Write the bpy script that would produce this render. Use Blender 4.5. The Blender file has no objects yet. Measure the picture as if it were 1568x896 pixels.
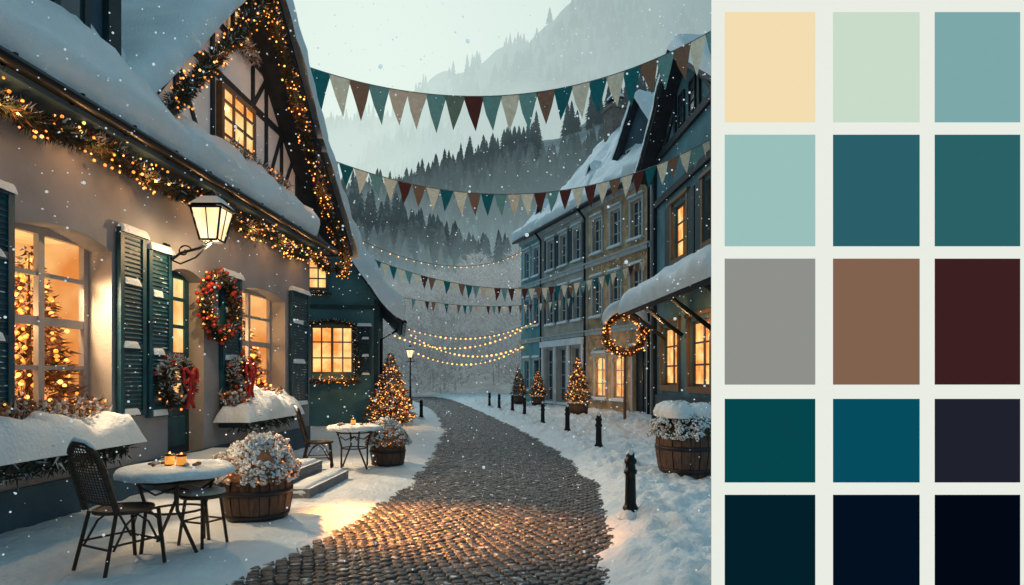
import bpy, math, random
import numpy as np
from mathutils import Vector, noise, Matrix
random.seed(7); rng=np.random.default_rng(7)
R=random.random
def U(a,b): return a+(b-a)*random.random()
def L3(r,g,b):
    f=lambda c:((c/255+0.055)/1.055)**2.4 if c>10 else c/255/12.92
    return (f(r),f(g),f(b))
scene=bpy.context.scene
# ------------------------------------------------------------------ materials
def M(name,col,rough=.7,var=.2,scale=4,bump=0.,bscale=40,metal=0,spec=.4,emit=None,es=0,dust=0.,stretch=(1,1,1),nosample=False):
    m=bpy.data.materials.new(name); m.use_nodes=True; nt=m.node_tree; N=nt.nodes; Lk=nt.links
    b=N['Principled BSDF']; b.inputs['Roughness'].default_value=rough; b.inputs['Metallic'].default_value=metal
    b.inputs['Specular IOR Level'].default_value=spec
    tc=N.new('ShaderNodeTexCoord'); mp=N.new('ShaderNodeMapping'); mp.inputs['Scale'].default_value=stretch
    Lk.new(tc.outputs['Object'],mp.inputs['Vector'])
    nz=N.new('ShaderNodeTexNoise'); nz.inputs['Scale'].default_value=scale; nz.inputs['Detail'].default_value=6
    Lk.new(mp.outputs[0],nz.inputs['Vector'])
    mx=N.new('ShaderNodeMix'); mx.data_type='RGBA'
    mr=N.new('ShaderNodeMapRange'); mr.inputs[1].default_value=.3; mr.inputs[2].default_value=.7
    Lk.new(nz.outputs['Fac'],mr.inputs[0]); Lk.new(mr.outputs[0],mx.inputs[0])
    mx.inputs[6].default_value=tuple(c*(1-var) for c in col)+(1,)
    mx.inputs[7].default_value=tuple(min(1,c*(1+var)) for c in col)+(1,)
    out=mx.outputs[2]
    if dust>0:
        g=N.new('ShaderNodeNewGeometry'); sx=N.new('ShaderNodeSeparateXYZ'); Lk.new(g.outputs['Normal'],sx.inputs[0])
        n2=N.new('ShaderNodeTexNoise'); n2.inputs['Scale'].default_value=9; n2.inputs['Detail'].default_value=8; Lk.new(tc.outputs['Object'],n2.inputs['Vector'])
        a=N.new('ShaderNodeMath'); a.operation='MULTIPLY_ADD'; Lk.new(sx.outputs[2],a.inputs[0]); a.inputs[1].default_value=.35; Lk.new(n2.outputs['Fac'],a.inputs[2])
        r2=N.new('ShaderNodeMapRange'); r2.inputs[1].default_value=1.0-dust*.5; r2.inputs[2].default_value=1.08-dust*.5; Lk.new(a.outputs[0],r2.inputs[0])
        m2=N.new('ShaderNodeMix'); m2.data_type='RGBA'; Lk.new(r2.outputs[0],m2.inputs[0]); Lk.new(out,m2.inputs[6]); m2.inputs[7].default_value=(.75,.8,.85,1); out=m2.outputs[2]
    Lk.new(out,b.inputs['Base Color'])
    if bump>0:
        n3=N.new('ShaderNodeTexNoise'); n3.inputs['Scale'].default_value=bscale; n3.inputs['Detail'].default_value=6; Lk.new(mp.outputs[0],n3.inputs['Vector'])
        bp=N.new('ShaderNodeBump'); bp.inputs['Strength'].default_value=bump; bp.inputs['Distance'].default_value=.03
        Lk.new(n3.outputs['Fac'],bp.inputs['Height']); Lk.new(bp.outputs[0],b.inputs['Normal'])
    if emit:
        m3=N.new('ShaderNodeMix'); m3.data_type='RGBA'; Lk.new(mr.outputs[0],m3.inputs[0])
        m3.inputs[6].default_value=tuple(c*(1-var) for c in emit)+(1,); m3.inputs[7].default_value=tuple(c*(1+var) for c in emit)+(1,)
        Lk.new(m3.outputs[2],b.inputs['Emission Color']); b.inputs['Emission Strength'].default_value=es
    if nosample: m.cycles.emission_sampling='NONE'
    return m
def litmat(name,c0,c1,s,scale=3.):
    m=bpy.data.materials.new(name); m.use_nodes=True; nt=m.node_tree; N=nt.nodes; Lk=nt.links
    b=N['Principled BSDF']; b.inputs['Base Color'].default_value=(.05,.03,.02,1); b.inputs['Roughness'].default_value=.15
    tc=N.new('ShaderNodeTexCoord'); nz=N.new('ShaderNodeTexNoise'); nz.inputs['Scale'].default_value=scale; nz.inputs['Detail'].default_value=3
    Lk.new(tc.outputs['Object'],nz.inputs['Vector'])
    rp=N.new('ShaderNodeValToRGB'); e=rp.color_ramp.elements; e[0].position=.35; e[0].color=c0+(1,); e[1].position=.62; e[1].color=c1+(1,)
    Lk.new(nz.outputs['Fac'],rp.inputs[0]); Lk.new(rp.outputs[0],b.inputs['Emission Color']); b.inputs['Emission Strength'].default_value=s
    return m
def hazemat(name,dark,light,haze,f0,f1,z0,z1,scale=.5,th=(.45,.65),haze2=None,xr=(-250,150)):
    # aerial perspective painted into the material as emission: more mist low in the valley, brighter on the side where the sun stands behind the cloud
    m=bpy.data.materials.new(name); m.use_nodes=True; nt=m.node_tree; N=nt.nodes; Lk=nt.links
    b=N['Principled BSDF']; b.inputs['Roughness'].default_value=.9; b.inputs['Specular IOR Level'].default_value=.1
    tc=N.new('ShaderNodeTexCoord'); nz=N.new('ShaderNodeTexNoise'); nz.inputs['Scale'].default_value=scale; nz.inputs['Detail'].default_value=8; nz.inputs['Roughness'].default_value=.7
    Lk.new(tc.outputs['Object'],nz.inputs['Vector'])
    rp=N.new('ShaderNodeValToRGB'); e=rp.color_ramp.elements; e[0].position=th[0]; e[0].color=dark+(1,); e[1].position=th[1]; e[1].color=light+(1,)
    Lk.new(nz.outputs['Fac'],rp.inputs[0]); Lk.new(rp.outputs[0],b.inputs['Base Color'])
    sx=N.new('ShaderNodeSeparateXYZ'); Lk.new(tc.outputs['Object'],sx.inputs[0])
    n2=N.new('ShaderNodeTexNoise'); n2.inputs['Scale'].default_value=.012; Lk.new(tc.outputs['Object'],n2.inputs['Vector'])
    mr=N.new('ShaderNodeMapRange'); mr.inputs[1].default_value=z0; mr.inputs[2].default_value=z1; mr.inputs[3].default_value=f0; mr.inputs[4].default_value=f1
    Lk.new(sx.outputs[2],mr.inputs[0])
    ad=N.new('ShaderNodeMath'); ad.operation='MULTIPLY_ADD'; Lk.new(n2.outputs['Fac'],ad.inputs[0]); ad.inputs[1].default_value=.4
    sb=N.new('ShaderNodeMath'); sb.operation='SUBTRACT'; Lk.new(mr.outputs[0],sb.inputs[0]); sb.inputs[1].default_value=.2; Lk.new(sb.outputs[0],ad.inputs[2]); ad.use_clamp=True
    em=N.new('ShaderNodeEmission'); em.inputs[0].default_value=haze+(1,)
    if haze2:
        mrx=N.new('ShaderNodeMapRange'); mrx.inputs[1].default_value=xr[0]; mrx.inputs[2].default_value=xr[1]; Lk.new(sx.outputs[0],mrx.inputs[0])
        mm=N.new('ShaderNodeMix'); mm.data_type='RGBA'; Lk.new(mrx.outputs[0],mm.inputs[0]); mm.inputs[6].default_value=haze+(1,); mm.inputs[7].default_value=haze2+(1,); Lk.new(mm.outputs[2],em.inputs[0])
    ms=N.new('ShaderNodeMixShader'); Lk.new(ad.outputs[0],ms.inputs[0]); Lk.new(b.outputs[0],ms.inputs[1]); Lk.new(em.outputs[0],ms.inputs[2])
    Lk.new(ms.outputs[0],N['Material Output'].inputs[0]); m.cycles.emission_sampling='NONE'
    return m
SNOW=M('snow',(.75,.83,.87),.6,.05,3,.6,30,spec=.3)
GSNOW=M('ground_snow',(.72,.80,.85),.6,.08,2.5,.9,14,spec=.3)
FLAKE=M('snowflake',(.85,.88,.9),.8,.02,3,emit=(.55,.62,.62),es=.75,nosample=True)  # backlit brightness of the flakes put in as emission
STUCCO=M('stucco_grey',(.26,.265,.285),.85,.2,1.3,.35,60)
STUCCO_D=M('stucco_slate',(.04,.09,.13),.85,.25,1.5,.4,50)
REVEAL=M('reveal_plaster',(.38,.34,.30),.8,.1,3,.2,60)
TEALP=M('teal_paint',(.006,.062,.090),.5,.35,6,.2,60,dust=.36)
TEALW=M('teal_stucco',(.06,.155,.17),.85,.25,1.5,.4,40)
DARKT=M('dark_teal_wood',(.012,.035,.045),.6,.3,5,.2,50,dust=.3)
FRAMEW=M('window_frame_paint',(.34,.31,.30),.5,.12,5,.1,60)
FRAMEB=M('window_frame_brown',(.16,.09,.05),.5,.2,5)
FRAMEG=M('pale_grey_trim',(.44,.48,.49),.7,.15,4,.2,40,dust=.3)
TIMBER=M('dark_timber',(.015,.025,.035),.7,.3,6,.3,40)
INFILL=M('timber_infill',(.78,.81,.84),.85,.10,2,.3,50)
SLATE=M('roof_slate',(.03,.04,.05),.6,.3,6,.4,30,dust=.3)
METAL=M('dark_metal',(.012,.016,.02),.35,.2,8,metal=.6,dust=.3)
WOOD=M('barrel_wood',(.10,.055,.035),.6,.45,7,.5,20,stretch=(4,4,.6),dust=.2)
BAND=M('barrel_band',(.03,.03,.035),.45,.3,9,metal=.5)
RATTAN=M('rattan',(.055,.030,.018),.45,.4,25,.3,80)
WEAVE=M('rattan_weave',(.04,.028,.02),.5,.4,40)
CUSH=M('seat_cushion',(.55,.5,.42),.8,.1,6,.2,50,dust=.5)
NEEDLE=M('fir_needles',(.022,.035,.022),.7,.5,12)
NEEDLEW=M('fir_needles_warm',(.09,.045,.018),.7,.5,12)
FROST=M('frosted_needles',(.55,.58,.60),.7,.2,12)
RED=M('red_ribbon',(.35,.012,.012),.45,.3,8)
BERRY=M('berries',(.40,.03,.015),.3,.3,8)
CREAM=M('dried_flowers',(.60,.50,.42),.8,.25,14,.3,40)
TWIG=M('dry_flowers_brown',(.28,.13,.07),.8,.4,14)
BULB=M('warm_bulb',(1,.5,.15),.5,0,emit=(1,.44,.11),es=2.5,nosample=True)
BULB2=M('amber_bulb',(1,.4,.1),.5,0,emit=(1,.28,.04),es=1.6,nosample=True)
GLOW=litmat('lantern_glass',(1,.62,.28),(1,.85,.55),1.5)
LIT=litmat('lit_pane',(1,.30,.05),(1,.72,.30),1.15,2.2)
LIT2=litmat('lit_pane_far',(.9,.25,.04),(1,.66,.24),1.25,2.5)
ROOM=litmat('warm_room',(.75,.24,.05),(1,.52,.18),.95,1.3)  # lamplight on the room walls put into the surface as emission
CURT=M('curtain',(.7,.6,.45),.8,.25,2.5,stretch=(5,5,.4),emit=(1,.70,.36),es=1.0)  # lit look of the cloth comes from its own emission
DPANE=M('dark_pane',(.03,.05,.065),.12,.4,2,spec=.8)
STONE=M('step_stone',(.17,.17,.18),.8,.2,6,.4,30,dust=.65)
# ------------------------------------------------------------------ mesh builder
def _ico():
    t=(1+5**.5)/2; v=[(-1,t,0),(1,t,0),(-1,-t,0),(1,-t,0),(0,-1,t),(0,1,t),(0,-1,-t),(0,1,-t),(t,0,-1),(t,0,1),(-t,0,-1),(-t,0,1)]
    v=[Vector(p).normalized() for p in v]
    f=[(0,11,5),(0,5,1),(0,1,7),(0,7,10),(0,10,11),(1,5,9),(5,11,4),(11,10,2),(10,7,6),(7,1,8),(3,9,4),(3,4,2),(3,2,6),(3,6,8),(3,8,9),(4,9,5),(2,4,11),(6,2,10),(8,6,7),(9,8,1)]
    return v,f
IV,IF=_ico()
class MB:
    def __init__(s): s.v=[];s.f=[];s.m=[];s.s=[];s.mats=[]
    def add(s,vs,fs,mat,smooth=False):
        if mat not in s.mats: s.mats.append(mat)
        k=s.mats.index(mat); o=len(s.v)
        s.v.extend([tuple(p) for p in vs]); s.f.extend([tuple(i+o for i in f) for f in fs]); s.m.extend([k]*len(fs)); s.s.extend([smooth]*len(fs))
    def obj(s,name,parent=None,loc=(0,0,0),rz=0):
        me=bpy.data.meshes.new(name); me.from_pydata(s.v,[],s.f)
        for m in s.mats: me.materials.append(m)
        me.polygons.foreach_set('material_index',s.m); me.polygons.foreach_set('use_smooth',s.s); me.update()
        o=bpy.data.objects.new(name,me); scene.collection.objects.link(o); o.location=loc; o.rotation_euler=(0,0,rz)
        if parent: o.parent=parent
        return o
    def hexa(s,p,mat): s.add(p,[(0,1,2,3),(7,6,5,4),(0,4,5,1),(1,5,6,2),(2,6,7,3),(3,7,4,0)],mat)
    def box(s,x0,x1,y0,y1,z0,z1,mat):
        s.hexa([(x0,y0,z0),(x1,y0,z0),(x1,y1,z0),(x0,y1,z0),(x0,y0,z1),(x1,y0,z1),(x1,y1,z1),(x0,y1,z1)],mat)
    def fbox(s,F,u0,u1,z0,z1,d0,d1,mat):
        s.hexa([F(u0,z0,d0),F(u1,z0,d0),F(u1,z0,d1),F(u0,z0,d1),F(u0,z1,d0),F(u1,z1,d0),F(u1,z1,d1),F(u0,z1,d1)],mat)
    def beam(s,F,ua,za,ub,zb,w,d0,d1,mat):
        dx,dz=ub-ua,zb-za; l=math.hypot(dx,dz); nx,nz=-dz/l*w/2,dx/l*w/2
        q=[(ua-nx,za-nz),(ub-nx,zb-nz),(ub+nx,zb+nz),(ua+nx,za+nz)]
        s.hexa([F(a,b,d0) for a,b in q]+[F(a,b,d1) for a,b in q],mat)
    def tube(s,pts,r,mat,seg=6,closed=False):
        pts=[Vector(p) for p in pts]; n=len(pts); vs=[]
        for i,p in enumerate(pts):
            a=pts[(i-1)%n] if (closed or i>0) else p; b=pts[(i+1)%n] if (closed or i<n-1) else p
            t=(b-a).normalized(); ref=Vector((0,0,1)) if abs(t.z)<.9 else Vector((1,0,0))
            x=t.cross(ref).normalized(); y=t.cross(x)
            rr=r[i] if isinstance(r,(list,tuple)) else r
            for k in range(seg):
                an=2*math.pi*k/seg; vs.append(p+x*math.cos(an)*rr+y*math.sin(an)*rr)
        fs=[]
        for i in range(n if closed else n-1):
            j=(i+1)%n
            for k in range(seg): fs.append((i*seg+k,i*seg+(k+1)%seg,j*seg+(k+1)%seg,j*seg+k))
        if not closed: fs.append(tuple(range(seg))); fs.append(tuple((n-1)*seg+k for k in range(seg)))
        s.add(vs,fs,mat,True)
    def lathe(s,prof,mat,seg=20,c=(0,0,0),smooth=True,jit=0):
        vs=[];fs=[]
        for (r,z) in prof:
            for k in range(seg):
                a=2*math.pi*k/seg; q=1+(jit*noise.noise(Vector((math.cos(a)*2+c[0]*3,math.sin(a)*2,z*6))) if jit else 0)
                vs.append((c[0]+r*q*math.cos(a),c[1]+r*q*math.sin(a),c[2]+z*(q if jit else 1)))
        for i in range(len(prof)-1):
            for k in range(seg): fs.append((i*seg+k,i*seg+(k+1)%seg,(i+1)*seg+(k+1)%seg,(i+1)*seg+k))
        fs.append(tuple((len(prof)-1)*seg+k for k in range(seg)))
        s.add(vs,fs,mat,smooth)
    def ico(s,c,r,mat,j=0.,sz=1.,smooth=True):
        c=Vector(c); s.add([c+Vector((v.x,v.y,v.z*sz))*r*(1+U(-j,j)) for v in IV],IF,mat,smooth)
    def tri(s,c,d,l,w,mat):
        d=Vector(d).normalized(); x=d.cross(Vector((R()-.5,R()-.5,R()-.5))).normalized(); c=Vector(c)
        s.add([c-x*w,c+x*w,c+d*l],[(0,1,2)],mat)
def rdir():
    v=Vector((random.gauss(0,1),random.gauss(0,1),random.gauss(0,1))); return v.normalized()
def empty(name,loc=(0,0,0)):
    e=bpy.data.objects.new(name,None); scene.collection.objects.link(e); e.location=loc; return e
def frame(ox,oy,ux,uy,side=1):
    l=math.hypot(ux,uy); ux/=l; uy/=l; nx,ny=(uy*side,-ux*side)
    return lambda u,z,d: Vector((ox+ux*u+nx*d,oy+uy*u+ny*d,z))
def fbm(p,o=4):
    a=1;t=0
    for i in range(o): t+=a*noise.noise(p); p=p*2.03; a*=.5
    return t
def snow_patch(mb,A,B,C,D,t,r=.18,step=.16,amp=.3,mat=SNOW,nrm=None):
    A,B,C,D=[Vector(p) for p in (A,B,C,D)]; Lu=((B-A).length+(C-D).length)/2; Lv=((D-A).length+(C-B).length)/2
    n=(B-A).cross(D-A).normalized()
    if n.z<0: n=-n
    if nrm: n=Vector(nrm)
    def par(Lx):
        rr=min(r,Lx*.49); b=[0,.05*rr,.18*rr,.42*rr,.7*rr]; k=max(1,int((Lx-2*rr)/step)); return b+[rr+(Lx-2*rr)*i/k for i in range(k+1)]+[Lx-q for q in reversed(b)],rr
    pu,ru=par(Lu); pv,rv=par(Lv); vs=[]
    for a in pu:
        for b in pv:
            u=a/Lu; v=b/Lv; P=A*(1-u)*(1-v)+B*u*(1-v)+C*u*v+D*(1-u)*v
            eu=min(1,min(a,Lu-a)/ru); ev=min(1,min(b,Lv-b)/rv); sh=math.sqrt(max(0,1-(1-eu)**2))*math.sqrt(max(0,1-(1-ev)**2))
            nn=fbm(P*1.6,3)+.35*abs(noise.noise(P*5)); th=t*sh*(1+amp*nn)-.015
            cen=(A+B+C+D)/4; w=noise.noise(P*3.1)*.05*(1-min(eu,ev))
            vs.append(P+n*th+(P-cen).normalized()*w+Vector((0,0,-.04*(1-sh))))
    nv=len(pv); fs=[(i*nv+j,(i+1)*nv+j,(i+1)*nv+j+1,i*nv+j+1) for i in range(len(pu)-1) for j in range(nv-1)]
    mb.add(vs,fs,mat,True)
def resample(pts,n):
    pts=[Vector(p) for p in pts]; L=[0]
    for a,b in zip(pts,pts[1:]): L.append(L[-1]+(b-a).length)
    out=[]
    for i in range(n):
        t=L[-1]*i/(n-1) if n>1 else 0; k=0
        while k<len(L)-2 and L[k+1]<t: k+=1
        out.append(pts[k].lerp(pts[k+1],(t-L[k])/max(1e-6,L[k+1]-L[k])))
    return out,L[-1]
def garland(mb,pts,r,dens=900,bpm=28,mats=None,nl=.6,nw=.011,br=.015,red=0,frost=.18):
    mats=mats or [NEEDLE,NEEDLEW]; rs,L=resample(pts,200)
    mb.tube(resample(pts,max(8,int(L*5)))[0],r*.35,mats[0],6)
    for i in range(int(L*dens)):
        c=rs[random.randrange(200)]; d=rdir(); rr=r*(.8+.35*noise.noise(c*3))
        m=FROST if (R()<frost and d.z>-.1) else random.choice(mats)
        mb.tri(c+d*rr*U(.1,.6)+rdir()*.02,d+rdir()*.7,rr*nl,nw,m)
    for i in range(int(L*bpm)):
        c=rs[random.randrange(200)]; d=rdir(); mb.ico(c+d*r*U(.6,1.1),br*U(.6,1.3),BULB if R()<.5 else BULB2)
    for i in range(int(L*red)):
        c=rs[random.randrange(200)]; mb.ico(c+rdir()*r*.85,U(.02,.04),BERRY)
def point(name,loc,w,col=(1,.55,.22),r=.02,parent=None):
    l=bpy.data.lights.new(name,'POINT'); l.energy=w; l.color=col; l.shadow_soft_size=r
    o=bpy.data.objects.new(name,l); o.location=loc; scene.collection.objects.link(o); o.parent=parent; return o
def spot(name,loc,tgt,w,ang,col=(1,.55,.22),r=.05,parent=None,blend=.9):
    l=bpy.data.lights.new(name,'SPOT'); l.energy=w; l.color=col; l.shadow_soft_size=r; l.spot_size=math.radians(ang); l.spot_blend=blend
    o=bpy.data.objects.new(name,l); o.location=loc; o.rotation_euler=(Vector(tgt)-Vector(loc)).to_track_quat('-Z','Y').to_euler()
    scene.collection.objects.link(o); o.parent=parent; return o
# ------------------------------------------------------------------ ground & road
RY=[-20,0,3,4.98,6.5,9.4,12.8,18.8,24,29,36,43,50]
RL=[-6,-3.3,-2.5,-2.1,-1.75,-1.42,-1.5,-1.9,-2.6,-3.4,-4.9,-6.6,-9]
RR=[-1.5,.0,.4,.64,.95,1.2,1.02,.28,-.6,-1.45,-2.7,-4.0,-6]
def roadx(y): return float(np.interp(y,RY,RL)),float(np.interp(y,RY,RR))
def gh(x,y):
    l,r=roadx(y); w=.12*noise.noise(Vector((x*1.3,y*1.3,0)))+.06*noise.noise(Vector((x*5,y*5,3)))
    if y>54: s=5
    else: s=(l-x if x<(l+r)/2 else x-r)+w
    if s<-.35: return -.08
    k=min(1,max(0,(s+.35)/1.0)); k=k*k*(3-2*k)
    right=x>(l+r)/2
    h=-.045+k*.125
    q=min(1,max(0,s/.5))
    if y<70:
        h+=q*(.02*fbm(Vector((x*2,y*2,1)),3)+(.08*fbm(Vector((x*1.7,y*1.7,5)),4)+.13*abs(noise.noise(Vector((x*4.5,y*3.5,9))))+.05*noise.noise(Vector((x*9,y*9,6))) if right else .014*fbm(Vector((x*6,y*6,4)),2)-.05*max(0,noise.noise(Vector((x*4,y*3,8)))-.2)))
        if right: h+=q*.06
        h+=.018*(1-q)*noise.noise(Vector((x*9,y*9,2)))
        if not right: h+= .10*math.exp(-((x+4.6)/.5)**2)*(1 if y<13.5 else 0)
    return h
xs=list(np.concatenate([[-1500,-700,-300,-140,-70,-40,-25,-16,-11,-8.5],np.arange(-7,6.01,.06),[7,8.5,11,16,25,40,70,140,300,700,1500]]))
ys=list(np.concatenate([[-60,-20,-8,-2,1,2.5],np.arange(3.5,14,.065),np.arange(14,24,.14),np.arange(24,60,.5),[62,66,72,80,95,120,160,240,400,700,1200,2000]]))
vs=[(x,y,gh(x,y)) for x in xs for y in ys]; ny=len(ys)
g=MB(); g.add(vs,[(i*ny+j,(i+1)*ny+j,(i+1)*ny+j+1,i*ny+j+1) for i in range(len(xs)-1) for j in range(ny-1)],GSNOW,True); g.obj('snow_ground')
COB=M('cobble_stone',(.045,.052,.060),.30,.6,4.5,.7,38,spec=.55,dust=.13)
MORT=M('road_joint',(.012,.015,.019),.6,.4,8,.5,40,dust=.18)
rd=MB(); yy=list(np.arange(-4,50,.5)); vs=[]
for y in yy:
    l,r=roadx(y); vs+= [(l-.5,y,-.012),(r+.5,y,-.012)]
rd.add(vs,[(2*i,2*i+1,2*i+3,2*i+2) for i in range(len(yy)-1)],MORT)
y=1.5
V=[];Fc=[]
row=0
while y<47:
    l,r=roadx(y); c=(l+r)/2; n=int((r-l+.9)/.104); off=(row%2)*.052
    for i in range(n):
        a=-(r-l+.9)/2+i*.104+off+U(-.007,.007); x=c+a
        ph=2*math.pi*(a)/2.1; yb=y-.15*math.cos(ph)+U(-.006,.006); sl=.15*2*math.pi/2.1*math.sin(ph); an=math.atan(sl)+U(-.07,.07)
        cs=math.cos(math.atan(sl)); hx=.0495/cs**.8*U(.88,1.02); hy=.0450*cs**1.0*U(.88,1.03); zt=.002+U(-.005,.005)
        ca,sa=math.cos(an),math.sin(an); o=len(V)
        for (k,z) in ((1.0,-.05),(.97,zt-.004),(.80,zt+.004)):
            for (sx,sy) in ((-1,-1),(1,-1),(1,1),(-1,1)):
                px=sx*hx*k*(1+U(-.06,.04)*(k<1)); py=sy*hy*k*(1+U(-.06,.04)*(k<1)); V.append((x+px*ca-py*sa,yb+px*sa+py*ca,z+U(-.002,.002)))
        for q in range(4):
            w=(q+1)%4; Fc.append((o+q,o+w,o+4+w,o+4+q)); Fc.append((o+4+q,o+4+w,o+8+w,o+8+q))
        Fc.append((o+8,o+9,o+10,o+11))
    y+=.097; row+=1
rd.add(V,Fc,COB,True); rd.obj('cobblestone_road')
# ------------------------------------------------------------------ facade tools
def wall_open(mb,F,u0,u1,z0,z1,ops,mat,dep=.15,rev=None):
    us=sorted(set([u0,u1]+[o[0] for o in ops]+[o[1] for o in ops])); zs=sorted(set([z0,z1]+[o[2] for o in ops]+[o[3] for o in ops]))
    for a,b in zip(us,us[1:]):
        for c,d in zip(zs,zs[1:]):
            m=((a+b)/2,(c+d)/2)
            if any(o[0]<m[0]<o[1] and o[2]<m[1]<o[3] for o in ops): continue
            mb.add([F(a,c,0),F(b,c,0),F(b,d,0),F(a,d,0)],[(0,1,2,3)],mat)
    rev=rev or mat
    for o in ops:
        a,b,c,d=o[:4]
        for q in (((a,c),(b,c)),((b,c),(b,d)),((b,d),(a,d)),((a,d),(a,c))):
            mb.add([F(q[0][0],q[0][1],0),F(q[1][0],q[1][1],0),F(q[1][0],q[1][1],-dep),F(q[0][0],q[0][1],-dep)],[(0,1,2,3)],rev)
def window(mb,F,u0,u1,z0,z1,d,cols,rows,fm,pm,fw=.07,bar=.035,mid=None):
    mb.fbox(F,u0,u0+fw,z0,z1,d-.06,d,fm); mb.fbox(F,u1-fw,u1,z0,z1,d-.06,d,fm)
    mb.fbox(F,u0+fw,u1-fw,z0,z0+fw,d-.06,d,fm); mb.fbox(F,u0+fw,u1-fw,z1-fw,z1,d-.06,d,fm)
    for i in range(1,cols):
        u=u0+(u1-u0)*i/cols; w=bar*(1.8 if i*2==cols else 1); mb.fbox(F,u-w/2,u+w/2,z0+fw,z1-fw,d-.05,d+.006,fm)
    for i in range(1,rows):
        z=z0+(z1-z0)*i/rows; w=bar*(2. if mid==i else 1); mb.fbox(F,u0+fw,u1-fw,z-w/2,z+w/2,d-.045,d-.004,fm)
    if pm: mb.add([F(u0,z0,d-.03),F(u1,z0,d-.03),F(u1,z1,d-.03),F(u0,z1,d-.03)],[(0,1,2,3)],pm)
def shutter(mb,F,u0,u1,z0,z1,mat=TEALP,d=.02):
    mb.fbox(F,u0,u1,z0,z1,d,d+.035,mat); w=.07; k=(u1-u0)
    for a,b in ((u0,u0+w),(u1-w,u1)): mb.fbox(F,a,b,z0,z1,d+.035,d+.055,mat)
    H=z1-z0
    for zz in (z0,z0+H*.36,z0+H*.70,z1-w): mb.fbox(F,u0+w,u1-w,zz,zz+w,d+.035,d+.053,mat)
    n=int(H/.055)
    for i in range(n):
        z=z0+.09+i*(H-.16)/n
        mb.hexa([F(u0+w,z,d+.035),F(u1-w,z,d+.035),F(u1-w,z,d+.05),F(u0+w,z,d+.05),F(u0+w,z+.03,d+.035),F(u1-w,z+.03,d+.035),F(u1-w,z+.012,d+.038),F(u0+w,z+.012,d+.038)],mat)
    snow_patch(mb,F(u0-.01,z1,d-.02),F(u1+.01,z1,d-.02),F(u1+.01,z1,d+.09),F(u0-.01,z1,d+.09),.06,r=.04,step=.1)
    for zz in (z0+w,z0+H*.36+w,z0+H*.70+w): snow_patch(mb,F(u0+w,zz,d+.03),F(u0+w+(k-2*w)*U(.5,1),zz,d+.03),F(u0+w+(k-2*w)*U(.5,1),zz,d+.065),F(u0+w,zz,d+.065),.04,r=.025,step=.1)
def arch_fill(mb,F,u0,u1,z1,rise,dep,mat):
    n=12; vs=[]
    for i in range(n+1):
        t=i/n; u=u0+(u1-u0)*t; z=z1-rise*(2*t-1)**2
        vs+=[F(u,z,.0),F(u,z1,0),F(u,z,-dep)]
    fs=[]
    for i in range(n):
        a=3*i; fs+=[(a,a+3,a+4,a+1),(a,a+3,a+5,a+2)]
    mb.add(vs,fs,mat)
def gable_wall(mb,F,poly,d,mat): mb.add([F(u,z,d) for u,z in poly],[tuple(range(len(poly)))],mat)
# ------------------------------------------------------------------ main house
F0=frame(-4.9,0,.05,1)
house=empty('half_timbered_house')
w=MB(); OPS=[(6.0,7.4,1.2,3.12),(8.5,9.4,.51,3.05),(10.5,12.35,1.22,3.1)]
wall_open(w,F0,1,13.6,0,4.35,OPS,STUCCO,.3,REVEAL)
for o in (OPS[0],OPS[1],OPS[2]): arch_fill(w,F0,o[0],o[1],o[3],.12,.3,STUCCO)
w.add([F0(13.6,0,0),F0(13.6,0,-8),F0(13.6,4.4,-8),F0(13.6,4.4,0)],[(0,1,2,3)],STUCCO)
w.add([F0(1,0,0),F0(1,0,-8),F0(1,4.4,-8),F0(1,4.4,0)],[(0,1,2,3)],STUCCO)
w.add([F0(1,0,-8),F0(13.6,0,-8),F0(13.6,4.4,-8),F0(1,4.4,-8)],[(0,1,2,3)],STUCCO)
gp=[(8.0,4.5),(13.6,4.36),(13.6,5.95),(10.9,8.05),(8.2,5.2)]
gable_wall(w,F0,gp,-.25,INFILL)
w.add([F0(13.6,4.36,-.25),F0(13.6,4.36,0),F0(12.9,4.36,0),F0(12.9,4.36,-.25)],[(0,1,2,3)],STUCCO)
w.fbox(F0,1,13.6,.0,.55,0.002,.03,STUCCO_D)
w.obj('walls',house)
t=MB(); d0,d1=-.248,-.215
for a in ((8.2,4.9,10.9,8.0),(10.9,8.0,13.55,5.95)): t.beam(F0,*a,.14,d0,d1,TIMBER)
t.beam(F0,8.4,5.12,13.6,5.0,.13,d0,d1+.004,TIMBER); t.beam(F0,9.3,6.35,13.1,6.3,.12,d0,d1+.003,TIMBER); t.beam(F0,10.0,7.15,12.0,7.12,.10,d0,d1+.002,TIMBER)
for u,za,zb in ((9.1,5.1,6.0),(10.1,5.1,7.1),(11.5,5.1,7.4),(12.05,5.0,7.0),(12.75,4.5,6.5),(13.52,4.3,5.9)): t.beam(F0,u,za,u,zb,.10,d0,d1-.004,TIMBER)
for a in ((9.75,5.1,9.15,6.0),(9.3,6.3,10.0,7.1),(12.75,5.1,13.4,6.1),(12.75,6.3,12.1,5.1),(10.1,6.35,10.6,7.1),(11.5,6.35,12.1,7.1)): t.beam(F0,*a,.08,d0,d1-.008,TIMBER)
t.obj('timber_frame',house)
gw=MB(); window(gw,F0,10.22,11.42,5.15,6.22,-.14,3,4,FRAMEB,LIT,.08,.04); gw.fbox(F0,10.22,11.42,5.15,6.22,-.24,-.2,FRAMEB)
window(gw,F0,10.6,11.25,7.15,7.62,-.14,2,2,FRAMEB,LIT,.05,.03)
gw.fbox(F0,10.1,12.4,4.86,5.08,-.2,.06,FRAMEB); gw.fbox(F0,10.0,11.5,5.08,5.14,-.2,-.06,FRAMEB)
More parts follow.
